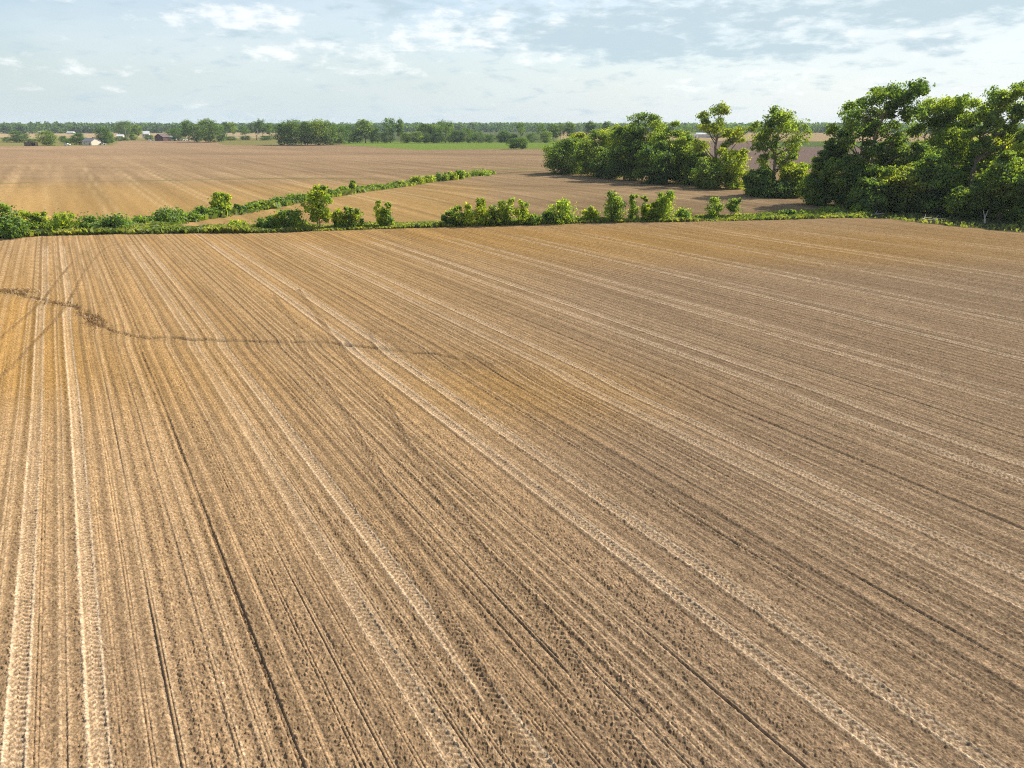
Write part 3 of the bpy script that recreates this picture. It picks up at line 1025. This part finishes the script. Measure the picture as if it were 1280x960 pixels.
bush(427, 285, 262, 18, YEL, 'small pale yellow shrub right of the slender sapling')
bush(441, 285, 259, 22, OLIVE, 'olive green shrub, right one of the pair beyond the slender sapling')
bush(475, 284, 251, 13, YEL, 'narrow yellow green sapling, left of a close pair', name='sapling', cat='tree', **SAP)
bush(485, 284, 254, 13, LITE, 'narrow green sapling, right of a close pair', name='sapling', cat='tree', **SAP)
bush(563, 282, 265, 18, MID, 'low green shrub at the left end of the sunny shrub row')
bush(580, 282, 256, 24, YEL, 'bright leafy shrub, second in the sunny shrub row')
bush(602, 282, 248, 18, YEL, 'tallest upright yellow shrub in the sunny shrub row', **SAP)
bush(617, 282, 258, 18, OLIVE, 'brownish green shrub right of the tallest sunny one')
bush(632, 281, 248, 24, YEL, 'yellow green shrub with two peaks in the sunny shrub row')
bush(653, 281, 252, 18, YEL, 'pale narrow shrub at the right end of the sunny shrub row', **SAP)
bush(667, 281, 269, 14, LITE, 'tiny pale shrub at the right end of the sunny shrub row')
bush(704, 279, 252, 36, LITE, 'broad bright shrub with a domed top, alone on the strip')
bush(686, 279, 266, 16, DARK, 'small dark shrub touching the left of the broad domed shrub')
bush(738, 277, 259, 18, YEL, 'small yellow shrub between the domed shrub and the conical sapling')
bush(767, 277, 240, 28, MID, 'thick green conical sapling, broadest of the upright row', name='sapling', cat='tree', **dict(SAP, nlobes=30, clumps=9, lobe_r=0.15, taper=0.5))
bush(790, 276, 241, 15, LITE, 'slim green sapling right of the broad conical one', name='sapling', cat='tree', **SAP)
bush(805, 276, 245, 12, YEL, 'thinnest yellow sapling of the upright row', name='sapling', cat='tree', **SAP)
bush(828, 275, 238, 30, LITE, 'large bright sapling at the right end of the upright row', name='sapling', cat='tree', **dict(SAP, nlobes=30, clumps=9, lobe_r=0.15, taper=0.5))
bush(815, 275, 252, 14, YEL, 'small shrub tucked left of the large bright sapling')
bush(853, 274, 263, 26, MID, 'low rounded green shrub right of the upright sapling row')
bush(892, 273, 247, 20, LITE, 'left of two small saplings standing before the dark grove', name='sapling', cat='tree', **SAP)
bush(916, 272, 247, 16, MID, 'right of two small saplings before the dark grove, on a thin stem', name='sapling', cat='tree', **dict(SAP, zb=0.3))
bush(986, 271, 263, 13, DARK, 'small dark rounded bush on the strip below the grove')
bush(1004, 270, 265, 12, LITE, 'tiny light green bush beside the small dark rounded bush')
bush(1036, 267, 262, 24, MID, 'low spreading shrub at the grass edge under the left of the big grove')
bush(1075, 267, 259, 26, MID, 'low green bramble shrub before the trunk of the tallest tree')

# diagonal hedge
G_DIAG = 'shrubs of the diagonal ditch hedge'


def dbush(*a, **k):
    return bush(*a, group=G_DIAG, **k)


dbush(180, 281, 273, 26, MID, 'low shrub where the ditch hedge meets the grass strip')
dbush(214, 278, 263, 40, DARK, 'dark dense shrub at the lower left of the ditch hedge')
dbush(240, 275, 266, 24, MID, 'green shrub right of the dark dense one in the ditch hedge')
dbush(256, 272, 259, 26, DARK, 'dark shrub at the left foot of the small yellow tree in the ditch hedge')
dbush(279, 268, 241, 22, YEL, 'small rounded yellow green tree standing in the ditch hedge', name='sapling', cat='tree', **dict(SAP, nlobes=18, clumps=12, leaves=18, leaf=0.24, stems=2))
dbush(300, 266, 256, 12, DARK, 'small dark upright bush right of the yellow tree in the ditch hedge')
dbush(318, 262, 256, 18, MID, 'low green bush in the ditch hedge before the pale bare patch')
dbush(348, 258, 250, 24, DARK, 'dark low bush halfway along the ditch hedge')
dbush(372, 254, 246, 28, MID, 'leafy bush in the ditch hedge just left of the slender sapling top')
dbush(418, 247, 240, 16, MID, 'bush in the ditch hedge just right of the slender sapling')
dbush(430, 245, 236, 11, LITE, 'light green bush beside the little spire tree in the ditch hedge')
dbush(441, 243, 229, 9, OLIVE, 'little spire shaped tree in the ditch hedge', name='sapling', cat='tree', **dict(SAP, leaf=0.22))
dbush(470, 239, 235, 22, MID, 'low dark green bush on the thin middle part of the ditch hedge')
dbush(502, 234, 229, 10, OLIVE, 'greyish small bush on the upper ditch hedge')
dbush(521, 231, 223, 18, OLIVE, 'olive bush, left one of the taller upper hedge clump')
dbush(535, 229, 222, 16, YEL, 'yellowish bush in the upper hedge clump')
dbush(552, 227, 218, 16, MID, 'dark green bush in the upper hedge clump')
dbush(565, 226, 217, 13, YEL, 'bright bush in the upper hedge clump, left of its highest bush')
dbush(576, 225, 214, 13, LITE, 'highest bright bush of the upper hedge clump')
dbush(598, 221, 216, 26, MID, 'low bush at the upper right end of the ditch hedge')
dbush(613, 219, 216, 12, LITE, 'last small bush at the right tip of the ditch hedge')

# ------------------------------------------------------------------ far trees: a few kinds grown once, each copy turned and scaled
kinds = {}
rng0 = np.random.default_rng(7)
for kname, kw in dict(
        round=dict(zb=0.02, nlobes=22, lobe_r=0.2, clumps=11, leaves=26, leaf=0.42, sub=False),
        broad=dict(zb=0.05, nlobes=20, lobe_r=0.17, clumps=11, leaves=26, leaf=0.42, sub=False),
        tall=dict(zb=0.25, nlobes=16, lobe_r=0.2, clumps=10, leaves=24, leaf=0.4, sub=False),
        airy=dict(zb=0.35, nlobes=12, lobe_r=0.17, clumps=8, leaves=22, leaf=0.4, sub=True)).items():
    wid = dict(round=19, broad=26, tall=13, airy=15)[kname]
    kinds[kname] = [grow(rng0, 20.0, wid, **kw) + (wid,) for _ in range(3)]
kcount = [0]
G_FAR = 'trees of the far tree line'


def far_tree(kind, px, base, top, w, colour, label, group=G_FAR, dist=1.0):
    kcount[0] += 1
    tm, cm, wid = kinds[kind][kcount[0] % 3]
    x, y = at(px, base)
    Hh = height_for(px, base, top)
    ww = 1.25 * w * m_per_px(px, base)
    r = empty('far_tree', (x, y, zr(x, y)), label, 'tree', group, rz=kcount[0] * 1.7)
    r.scale = (ww / wid, ww / wid, Hh / 20)
    child('trunk', tm, r)
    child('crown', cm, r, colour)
    return r


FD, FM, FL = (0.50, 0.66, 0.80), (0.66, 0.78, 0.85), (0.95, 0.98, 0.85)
G_FARM = 'trees around the far left farmsteads'
for a in [
    ('round', 25, 177.5, 163, 20, FD, 'round dark tree behind the long brown shed'),
    ('broad', 40, 177.3, 173, 14, FM, 'low scrubby tree behind the right end of the brown shed'),
    ('broad', 9, 177, 171, 12, FD, 'low dark scrub tree nearest the left border on the horizon field'),
    ('round', 60, 181, 162, 20, FL, 'round tree on a thin trunk alone between brown shed and pale farmhouse'),
    ('broad', 80, 178, 169, 11, FD, 'small dark tree left of the tree beside the pale farmhouse'),
    ('broad', 88, 178.5, 172, 18, FM, 'low bush tree left of the pale farmhouse'),
    ('round', 99, 180, 165, 17, FD, 'dark round tree touching the left end of the pale farmhouse'),
    ('round', 131, 180, 158, 18, FD, 'tall dark tree at the right end of the pale farmhouse'),
    ('round', 139, 178.5, 165, 9, FM, 'narrow green tree right of the tall dark one by the farmhouse'),
    ('broad', 152, 176, 171, 18, FD, 'low hedge tree right of the pale farmhouse'),
    ('broad', 157, 172, 150.5, 26, FM, 'highest tree on the skyline above the left farmsteads'),
    ('tall', 172, 174, 156, 13, FL, 'yellowish tree right of the highest skyline tree, by the white house'),
    ('round', 167, 175, 167, 9, FL, 'pale green small tree below the yellowish tree'),
    ('broad', 187, 175, 168, 12, FD, 'dark small tree in front of the white house'),
    ('broad', 215, 172, 161, 16, FM, 'green tree behind the white shed right of the red barn'),
    ('broad', 224, 176, 160, 22, FD, 'dark tree mass between white shed and the pole'),
    ('tall', 237, 177.5, 150, 15, FD, 'tall slim tree beside the tall light pole'),
    ('round', 246, 177.8, 155, 18, FD, 'dark tree just right of the light pole'),
    ('round', 263, 178.3, 149, 26, FM, 'big rounded tree at the right end of the farm wood'),
    ('round', 277, 178, 157, 12, FM, 'lower tree at the right flank of the big rounded tree'),
    ('airy', 284, 175.5, 152, 11, FD, 'thin dark tree standing apart, left of the yellowish pair tree'),
    ('airy', 292, 175.5, 152, 11, FL, 'thin yellowish tree standing apart, right of the dark pair tree'),
    ('broad', 288, 176, 170.5, 16, FD, 'low dark scrub tree under the thin pair'),
    ('airy', 307, 174, 158, 14, FM, 'bluish small tree between the thin pair and the open crowned tree'),
    ('broad', 307, 175.5, 170, 14, FD, 'low scrub tree under the bluish small tree'),
    ('airy', 321, 175.5, 152, 15, FD, 'dark open crowned tree before pale field'),
    ('airy', 329, 175.5, 149.5, 12, FD, 'highest open crowned tree before pale field'),
    ('airy', 338, 175.5, 154, 14, FM, 'green open crowned tree near the left end of the dense wood'),
    ('broad', 333, 176, 170, 20, FD, 'low scrub tree under the open crowned trees'),
]:
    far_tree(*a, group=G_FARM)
for a in [
    ('round', 356, 181, 152, 24, FD, 'leftmost tree of the dense far wood'),
    ('round', 370, 181.3, 149.5, 24, FM, 'second tree of the dense far wood, with pale green top'),
    ('round', 385, 181.5, 151, 24, FM, 'third tree of the dense far wood'),
    ('round', 399, 181.7, 149, 24, FL, 'highest light topped tree in the middle of the dense far wood'),
    ('round', 412, 181.5, 151, 20, FM, 'fifth tree of the dense far wood'),
    ('round', 424, 181, 155, 20, FM, 'rounded tree at the right end of the dense far wood, by the green crop'),
    ('broad', 437, 179.3, 156, 18, FD, 'dark tree filling the gap left of the pale leafed tree behind the green crop'),
    ('tall', 457, 179, 149, 20, FL, 'pale thin leafed tree behind the left part of the green crop'),
    ('broad', 447, 179, 164, 18, FD, 'dark low tree below the pale thin leafed tree'),
    ('broad', 469, 179, 160, 18, FD, 'dark low tree left of the tall ragged tree'),
    ('airy', 488, 179, 147, 17, FD, 'tall ragged tree with open crown, highest above the green crop'),
    ('tall', 501, 179, 149, 10, FM, 'narrow pale tree touching the tall ragged tree'),
    ('broad', 484, 179.2, 165, 18, FD, 'dark bush tree at the foot of the tall ragged tree'),
    ('round', 508, 179.2, 166, 13, FL, 'small bright rounded tree right of the tall ragged tree'),
    ('round', 521, 179.2, 164, 15, FL, 'bright rounded tree left of the middle of the far row'),
    ('round', 533, 179, 167, 14, FD, 'dark small tree right of the bright rounded trees'),
    ('tall', 530, 177, 154, 18, FM, 'hazy tree standing behind the bright rounded trees'),
    ('tall', 542, 177, 155, 14, FM, 'second hazy tree behind the row, left of the large domed tree'),
    ('broad', 557, 179, 151, 26, FM, 'large domed tree rising right of the middle of the far row'),
    ('round', 545, 179.2, 167, 14, FD, 'dark low tree at the left foot of the large domed tree'),
    ('round', 572, 179, 163, 16, FD, 'dark low tree at the right foot of the large domed tree'),
    ('broad', 584, 179, 160, 18, FM, 'green tree two places right of the large domed tree'),
    ('broad', 598, 179, 164, 16, FD, 'low green tree above the middle of the green crop'),
    ('broad', 612, 178.8, 167, 16, FD, 'lowest dark tree before the pale distant field'),
    ('round', 630, 178.5, 163, 20, FD, 'dark domed tree left of the thin spire tree'),
    ('airy', 651, 178.5, 152, 10, FM, 'thin spire tree standing behind the lone bush'),
    ('round', 642, 178.5, 167, 14, FD, 'dark low tree at the foot of the thin spire tree'),
    ('broad', 664, 178.5, 166, 16, FD, 'dark low tree right of the thin spire tree'),
    ('airy', 676, 178, 153, 11, FM, 'thin tree left of the grove\'s left tip on the horizon'),
    ('tall', 691, 178, 154, 13, FM, 'hazy tree on the horizon just above the grove\'s left tip'),
    ('round', 683, 179, 164, 14, FL, 'yellow green tree at the right end of the green crop'),
    ('airy', 701, 178, 153, 11, FM, 'hazy tree above the first grove trees'),
    ('tall', 713, 178, 152, 12, FM, 'hazy tree above the second grove tree'),
    ('tall', 738, 178, 151, 14, FD, 'dark distant tree peeping over the fourth grove tree'),
    ('tall', 757, 178, 151, 13, FM, 'distant tree peeping left of the tallest grove left tree'),
    ('round', 642, 187, 173, 15, FD, 'left half of the lone bush standing in the green crop edge'),
    ('round', 653, 187, 172, 15, FM, 'right, higher half of the lone bush standing in the green crop edge'),
    ('round', 899, 172, 147.5, 14, FD, 'dark domed distant tree seen right of the gnarled tree\'s top'),
    ('broad', 925, 171, 157, 20, FM, 'distant green tree right of the long white roof'),
    ('broad', 858, 172, 157, 20, FM, 'distant green tree left of the long white roof'),
    ('broad', 878, 170, 158, 22, FM, 'distant green tree right behind the long white roof'),
    ('broad', 910, 171, 158, 20, FD, 'distant dark tree between the domed tree and the green tree'),
]:
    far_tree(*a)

# far off woods on the horizon: one mass
rng = np.random.default_rng(55)
P, tint, size = [], [], []
for k in range(4200):
    a = rng.uniform(R(-52), R(52))
    dd = 1560 + 900 * rng.random() ** 1.6
    x, y = dd * math.sin(a), dd * math.cos(a)
    hh = rng.uniform(13, 18.5) * (1.0 + 0.22 * (vnoise(np.array([a * 9.0]), np.array([dd / 300]), 3)[0] - 0.5)) + (dd - 1560) * 0.0035
    wr = rng.uniform(5, 9)
    nl = 64
    dv = rng.normal(size=(nl, 3))
    dv /= np.linalg.norm(dv, axis=1)[:, None]
    p = np.array([x, y, hh * 0.5]) + dv * np.array([wr, wr, hh * 0.5]) * rng.uniform(0.7, 1.0, (nl, 1))
    P.append(p)
    tint.append(np.clip(rng.uniform(0.15, 0.5) + rng.normal(0, 0.08, nl), 0, 1))
    size.append(np.full(nl, 2.0))
me = leaves_mesh('far_wood', np.concatenate(P), np.concatenate(size), rng, M['leaf'], np.concatenate(tint), 0.5, 0.8)
o = bpy.data.objects.new('far_wood', me)
C.objects.link(o)
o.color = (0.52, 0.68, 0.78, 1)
o['kind'] = 'stuff'
o['label'] = 'hazy blue green woods along the whole horizon'
o['category'] = 'wood'


# ------------------------------------------------------------------ grass and weeds
def tufts(name, pts, hgt, label, mat, cat, colour=(1, 1, 1), wid=0.5, seed=1):
    rng = np.random.default_rng(seed)
    pts = np.asarray(pts)
    n = len(pts)
    z = relief(pts[:, 0], pts[:, 1])
    a = rng.uniform(0, 2 * np.pi, n)
    h = hgt * rng.uniform(0.5, 1.3, n)
    w = h * wid
    lx, ly = rng.normal(0, 0.45, n) * h, rng.normal(0, 0.45, n) * h
    dx_, dy_ = np.cos(a) * w, np.sin(a) * w
    b = np.stack([pts[:, 0], pts[:, 1], z - 0.05], 1)
    V = np.stack([b + np.stack([-dx_ * 0.6, -dy_ * 0.6, 0 * h], 1), b + np.stack([dx_ * 0.6, dy_ * 0.6, 0 * h], 1),
                  b + np.stack([lx + dx_ * 0.8, ly + dy_ * 0.8, h * 0.8], 1), b + np.stack([lx - dx_ * 0.4, ly - dy_ * 0.4, h], 1)], 1)
    tint = np.clip(vnoise(pts[:, 0] / 2.0, pts[:, 1] / 2.0, 71) + rng.normal(0, 0.18, n), 0, 1)
    me = quads_mesh(name, V.reshape(-1, 3).astype(np.float32), np.repeat(tint, 4), mat)
    o = bpy.data.objects.new(name, me)
    C.objects.link(o)
    o.color = tuple(colour) + (1,)
    o['kind'] = 'stuff'
    o['label'] = label
    o['category'] = cat
    return o


rng = np.random.default_rng(91)
pts = []
for k in range(34000):
    px = rng.uniform(-60, 1330)
    if px > 1090 and rng.random() < 0.65:
        continue
    lo, hi = np.interp(px, UP_X, UP_Y), np.interp(px, LOW_X, LOW_Y)
    py = rng.uniform(lo, hi + 0.6)
    pts.append(at(px, py))
pts = np.array(pts)
hg = 0.25 + 0.55 * vnoise(pts[:, 0] / 4, pts[:, 1] / 4, 72)
ppx, _ = to_px(pts[:, 0], pts[:, 1])
hg *= np.interp(ppx, [0, 330, 345, 1000, 1300], [1.5, 1.3, 0.9, 0.8, 0.9])
tufts('grass', pts, hg, 'green rough grass and nettles of the strip between the fields', M['grass'], 'grass', seed=3)
D = np.array(DIAG)
sl_ = np.concatenate([[0], np.cumsum(np.hypot(*np.diff(D, axis=0).T))])
pts = []
for k in range(15000):
    s_ = rng.uniform(0, sl_[-1])
    q = np.array([np.interp(s_, sl_, D[:, 0]), np.interp(s_, sl_, D[:, 1])]) + rng.normal(0, 1.15, 2)
    qx, qy = to_px(q[0:1], q[1:2])
    if qx[0] < 600 + 14 * rng.random():
        pts.append(q)
pts = np.array(pts)
tufts('ditch_weeds', pts, 0.3 + 0.9 * vnoise(pts[:, 0] / 5, pts[:, 1] / 5, 73), 'green weeds and low growth filling the diagonal ditch', M['grass'], 'weeds', (0.85, 0.95, 0.9), seed=4)
pts = []
for (bx, by, wx, wy, n) in ((18, 364, 15, 1.8, 220), (80, 381, 14, 1.2, 50), (117, 401, 5, 4, 260), (98, 391, 6, 2, 30)):
    for k in range(n):
        pts.append(at(bx + rng.normal() * wx, by + rng.normal() * wy + 0.25 * 0))
S = np.array(SWALE)
sl_ = np.concatenate([[0], np.cumsum(np.hypot(*np.diff(S, axis=0).T))])
for k in range(200):
    s_ = rng.uniform(0, sl_[-1] * 0.6)
    pts.append(np.array([np.interp(s_, sl_, S[:, 0]), np.interp(s_, sl_, S[:, 1])]) + rng.normal(0, 0.16, 2))
pts = np.array(pts)
tufts('dry_weeds', pts, np.full(len(pts), 0.2), 'brownish weeds along the washed cut across the ploughed field', M['dry'], 'weeds', wid=0.35, seed=5)


# ------------------------------------------------------------------ buildings
def house(name, px, base, w, d, wall_h, roof_h, wall, roof, label, cat, rz=0.0, windows=3, door=True, group=None, chimney=False, big_door=False):
    x, y = at(px, base)
    r = empty(name, (x, y, zr(x, y)), label, cat, group, rz)
    b = MB()
    b.prism([(-d / 2, -0.4), (d / 2, -0.4), (d / 2, wall_h), (0, wall_h + roof_h), (-d / 2, wall_h)], -w / 2, w / 2)
    me = b.mesh('wall', wall)
    o = child('wall', me, r)
    o.rotation_euler = (0, 0, math.pi / 2)
    b = MB()
    e = 0.4
    k = roof_h / (d / 2)
    b.prism([(-d / 2 - e, wall_h - e * k + 0.05), (0, wall_h + roof_h + 0.05), (d / 2 + e, wall_h - e * k + 0.05), (d / 2 + e, wall_h - e * k + 0.25), (0, wall_h + roof_h + 0.28), (-d / 2 - e, wall_h - e * k + 0.25)],
            -w / 2 - e, w / 2 + e)
    ro = child('roof', b.mesh('roof', roof), r)
    ro.rotation_euler = (0, 0, math.pi / 2)
    if chimney:
        b = MB()
        b.box(w * 0.2, w * 0.2 + 0.7, -0.35, 0.35, wall_h + roof_h * 0.6, wall_h + roof_h + 0.9)
        c = child('chimney', b.mesh('chimney', M['red']), r)
    fy = -d / 2
    for i in range(windows):
        wx = -w / 2 + w * (i + 0.8) / (windows + 0.6)
        b = MB()
        b.box(wx - 0.6, wx + 0.6, fy - 0.05, fy - 0.004, wall_h * 0.38, wall_h * 0.78)
        wo = child('window', b.mesh('window', M['white'] if wall != M['white'] else M['roofgrey']), r)
        b = MB()
        b.box(wx - 0.5, wx + 0.5, fy - 0.07, fy - 0.052, wall_h * 0.41, wall_h * 0.75)
        child('pane', b.mesh('pane', M['glass']), wo)
    if door:
        b = MB()
        dw = 1.7 if big_door else 0.5
        dh = wall_h * 0.85 if big_door else 2.05
        wx = w * 0.28
        b.box(wx - dw, wx + dw, fy - 0.08, fy - 0.004, -0.1, dh)
        child('door', b.mesh('door', M['dark'] if big_door else M['brown']), r)  # big door is a dark panel, the opening's shade in its colour
    return r


house('farmhouse', 115, 180.8, 11.5, 8, 2.8, 2.2, M['cream'], M['roofgrey'], 'pale single storey farmhouse with grey gable roof between two dark trees', 'house', rz=R(-28), chimney=True)
house('barn', 204, 175.8, 10, 10.5, 3.4, 2.9, M['red'], M['roofrust'], 'dark red brown barn with gable roof in the far left farmyard', 'barn', rz=R(70), windows=0, big_door=True)
house('shed', 217.5, 175.2, 5, 5, 2.8, 1.2, M['white'], M['roofwhite'], 'small white shed right beside the red brown barn', 'shed', rz=R(10), windows=1)
house('house', 183, 171.8, 8, 7, 4.2, 2.8, M['white'], M['roofwhite'], 'white gabled house half hidden by trees left of the red brown barn', 'house', rz=R(20), windows=3)
house('house', 151, 173, 6.5, 6, 2.3, 1.6, M['cream'], M['roofwhite'], 'low pale roofed house under the highest skyline tree', 'house', rz=R(12))
house('farm_building', 52, 168, 9, 7, 3.4, 1.5, M['cream'], M['roofwhite'], 'distant pale building just above the round tree between shed and farmhouse', 'farm building', rz=R(60), windows=0)
house('farm_building', 89, 167.5, 11, 7, 2.4, 1.5, M['white'], M['roofwhite'], 'distant white roofed shed left of the farmhouse skyline', 'farm building', windows=0)
house('farm_building', 110, 166.3, 12, 8, 2.6, 1.6, M['roofwhite'], M['roofgrey'], 'distant grey roofed building above the farmhouse', 'farm building', windows=0)
house('farm_building', 883, 171.8, 26, 12, 3.6, 1.6, M['white'], M['roofwhite'], 'long white roofed farm building seen behind the gnarled tree', 'farm building', rz=R(-6), windows=0)
house('farm_building', 864, 172.6, 14, 10, 2.8, 1.6, M['white'], M['roofgrey'], 'smaller pale farm building left of the long white one', 'farm building', windows=0)
# long brown open shed
x, y = at(39, 181.3)
r = empty('field_shed', (x, y, zr(x, y)), 'long low brown shed with flat roof at the field edge, far left', 'shed', None, R(-4))
b = MB()
b.box(-4.6, 4.6, -1.4, 1.4, -0.3, 2.5)
child('wall', b.mesh('wall', M['brown']), r)
b = MB()
b.box(-4.9, 4.9, -1.8, 1.7, 2.503, 2.7)
child('roof', b.mesh('roof', M['roofrust']), r)
b = MB()
b.box(1.4, 4.2, -1.46, -1.404, 0, 2.1)
child('door', b.mesh('door', M['dark']), r)  # dark panel painted as the shade of the open front


def car(px, base, label, rz):
    x, y = at(px, base)
    r = empty('parked_car', (x, y, zr(x, y)), label, 'car', 'white vehicles parked at the far farmsteads', rz)
    b = MB()
    prof = [(-2.2, 0.35), (2.2, 0.35), (2.25, 0.8), (1.9, 0.95), (1.0, 1.05), (0.45, 1.6), (-1.5, 1.65), (-2.1, 1.05), (-2.25, 0.7)]
    b.prism(prof, -0.85, 0.85)
    child('body', b.mesh('body', M['carwhite']), r)
    b = MB()
    b.prism([(0.85, 1.08), (0.4, 1.52), (-1.4, 1.56), (-1.85, 1.1)], -0.87, -0.853)
    b.prism([(0.85, 1.08), (0.4, 1.52), (-1.4, 1.56), (-1.85, 1.1)], 0.853, 0.87)
    child('side_window', b.mesh('side_window', M['glass']), r)
    for wx in (-1.4, 1.4):
        for wy in (-0.88, 0.68):
            b = MB()
            b.tube([(wx, wy, 0.33), (wx, wy + 0.2, 0.33)], [0.33, 0.33], 12)
            child('wheel', b.mesh('wheel', M['tyre']), r)


car(128.5, 180.8, 'white vehicle parked at the right end of the pale farmhouse', R(20))
car(84, 181, 'pale vehicle parked at the field edge left of the pale farmhouse', R(5))
car(189, 176, 'white vehicle parked just left of the red brown barn', R(40))
car(229, 176.2, 'white vehicle parked midway between the white shed and the light pole', R(10))
car(235.5, 176.4, 'white vehicle parked closest to the light pole', R(80))


def pole(px, base, top, label, arm=True):
    x, y = at(px, base)
    h = height_for(px, base, top)
    r = empty('utility_pole', (x, y, zr(x, y)), label, 'pole', 'utility poles of the far farmsteads')
    b = MB()
    b.tube([(0, 0, -0.3), (0, 0, h)], [0.22, 0.15], 8)
    child('post', b.mesh('post', M['pole']), r)
    if arm:
        b = MB()
        b.box(-1.1, 1.1, -0.08, 0.08, h - 0.75, h - 0.55)
        child('crossarm', b.mesh('crossarm', M['pole']), r)


pole(243.5, 178.6, 158, 'tall pale pole at the field edge before the farm wood')
pole(158.5, 174.5, 159, 'thin pole below the highest skyline tree by the left farmsteads')
pole(323, 176.5, 161, 'pale pole among the open crowned trees before the pale field')

# fallen pale branches at the grove edge
for px, py, L, rz, lab in ((1158, 274.5, 3.2, 0.5, 'pale bare fallen branch at the field edge before the big grove'), (1171, 275.5, 2.6, -0.1, 'short pale fallen branch lying right of the forked one'),
                           (1096, 269.5, 2.4, 0.1, 'pale fallen log in the grass below the tallest tree'), (1231, 278, 3.4, 1.0, 'upright bare dead branch leaning in the brush near the right border')):
    x, y = at(px, py)
    r = empty('fallen_branch', (x, y, zr(x, y) + 0.12), lab, 'branch', 'fallen branches at the grove edge', rz)
    b = MB()
    up = 1.6 if 'upright' in lab else 0.25
    b.tube([(-L / 2, 0, -0.1), (-L * 0.1, 0.15, up * 0.4), (L / 2, -0.1, up)], [0.14, 0.11, 0.05], 7)
    child('limb', b.mesh('limb', M['deadwood']), r)
    b = MB()
    b.tube([(-L * 0.1, 0.15, up * 0.4), (L * 0.15, 0.6, up * 0.8 + 0.5)], [0.07, 0.03], 6)
    child('twig', b.mesh('twig', M['deadwood']), r)

# ------------------------------------------------------------------ haze
b = MB()
b.box(-8600, 8600, -8600, 8600, -4.0, 34.0)
me = bpy.data.meshes.new('haze')
me.from_pydata([tuple(v) for v in b.v], [], b.f)
hm = bpy.data.materials.new('haze')
hm.use_nodes = True
hm.node_tree.nodes.clear()
T = NT(hm.node_tree)
pv = T.node('ShaderNodeVolumePrincipled')
pv.inputs['Color'].default_value = (0.82, 0.91, 1.0, 1)
pv.inputs['Density'].default_value = 0.00009
pv.inputs['Anisotropy'].default_value = 0.0
ho = T.node('ShaderNodeOutputMaterial')
T.l.new(pv.outputs[0], ho.inputs['Volume'])
me.materials.append(hm)
o = bpy.data.objects.new('haze', me)
C.objects.link(o)
o['kind'] = 'stuff'
o['label'] = 'thin pale summer haze over the fields'
o['category'] = 'haze'
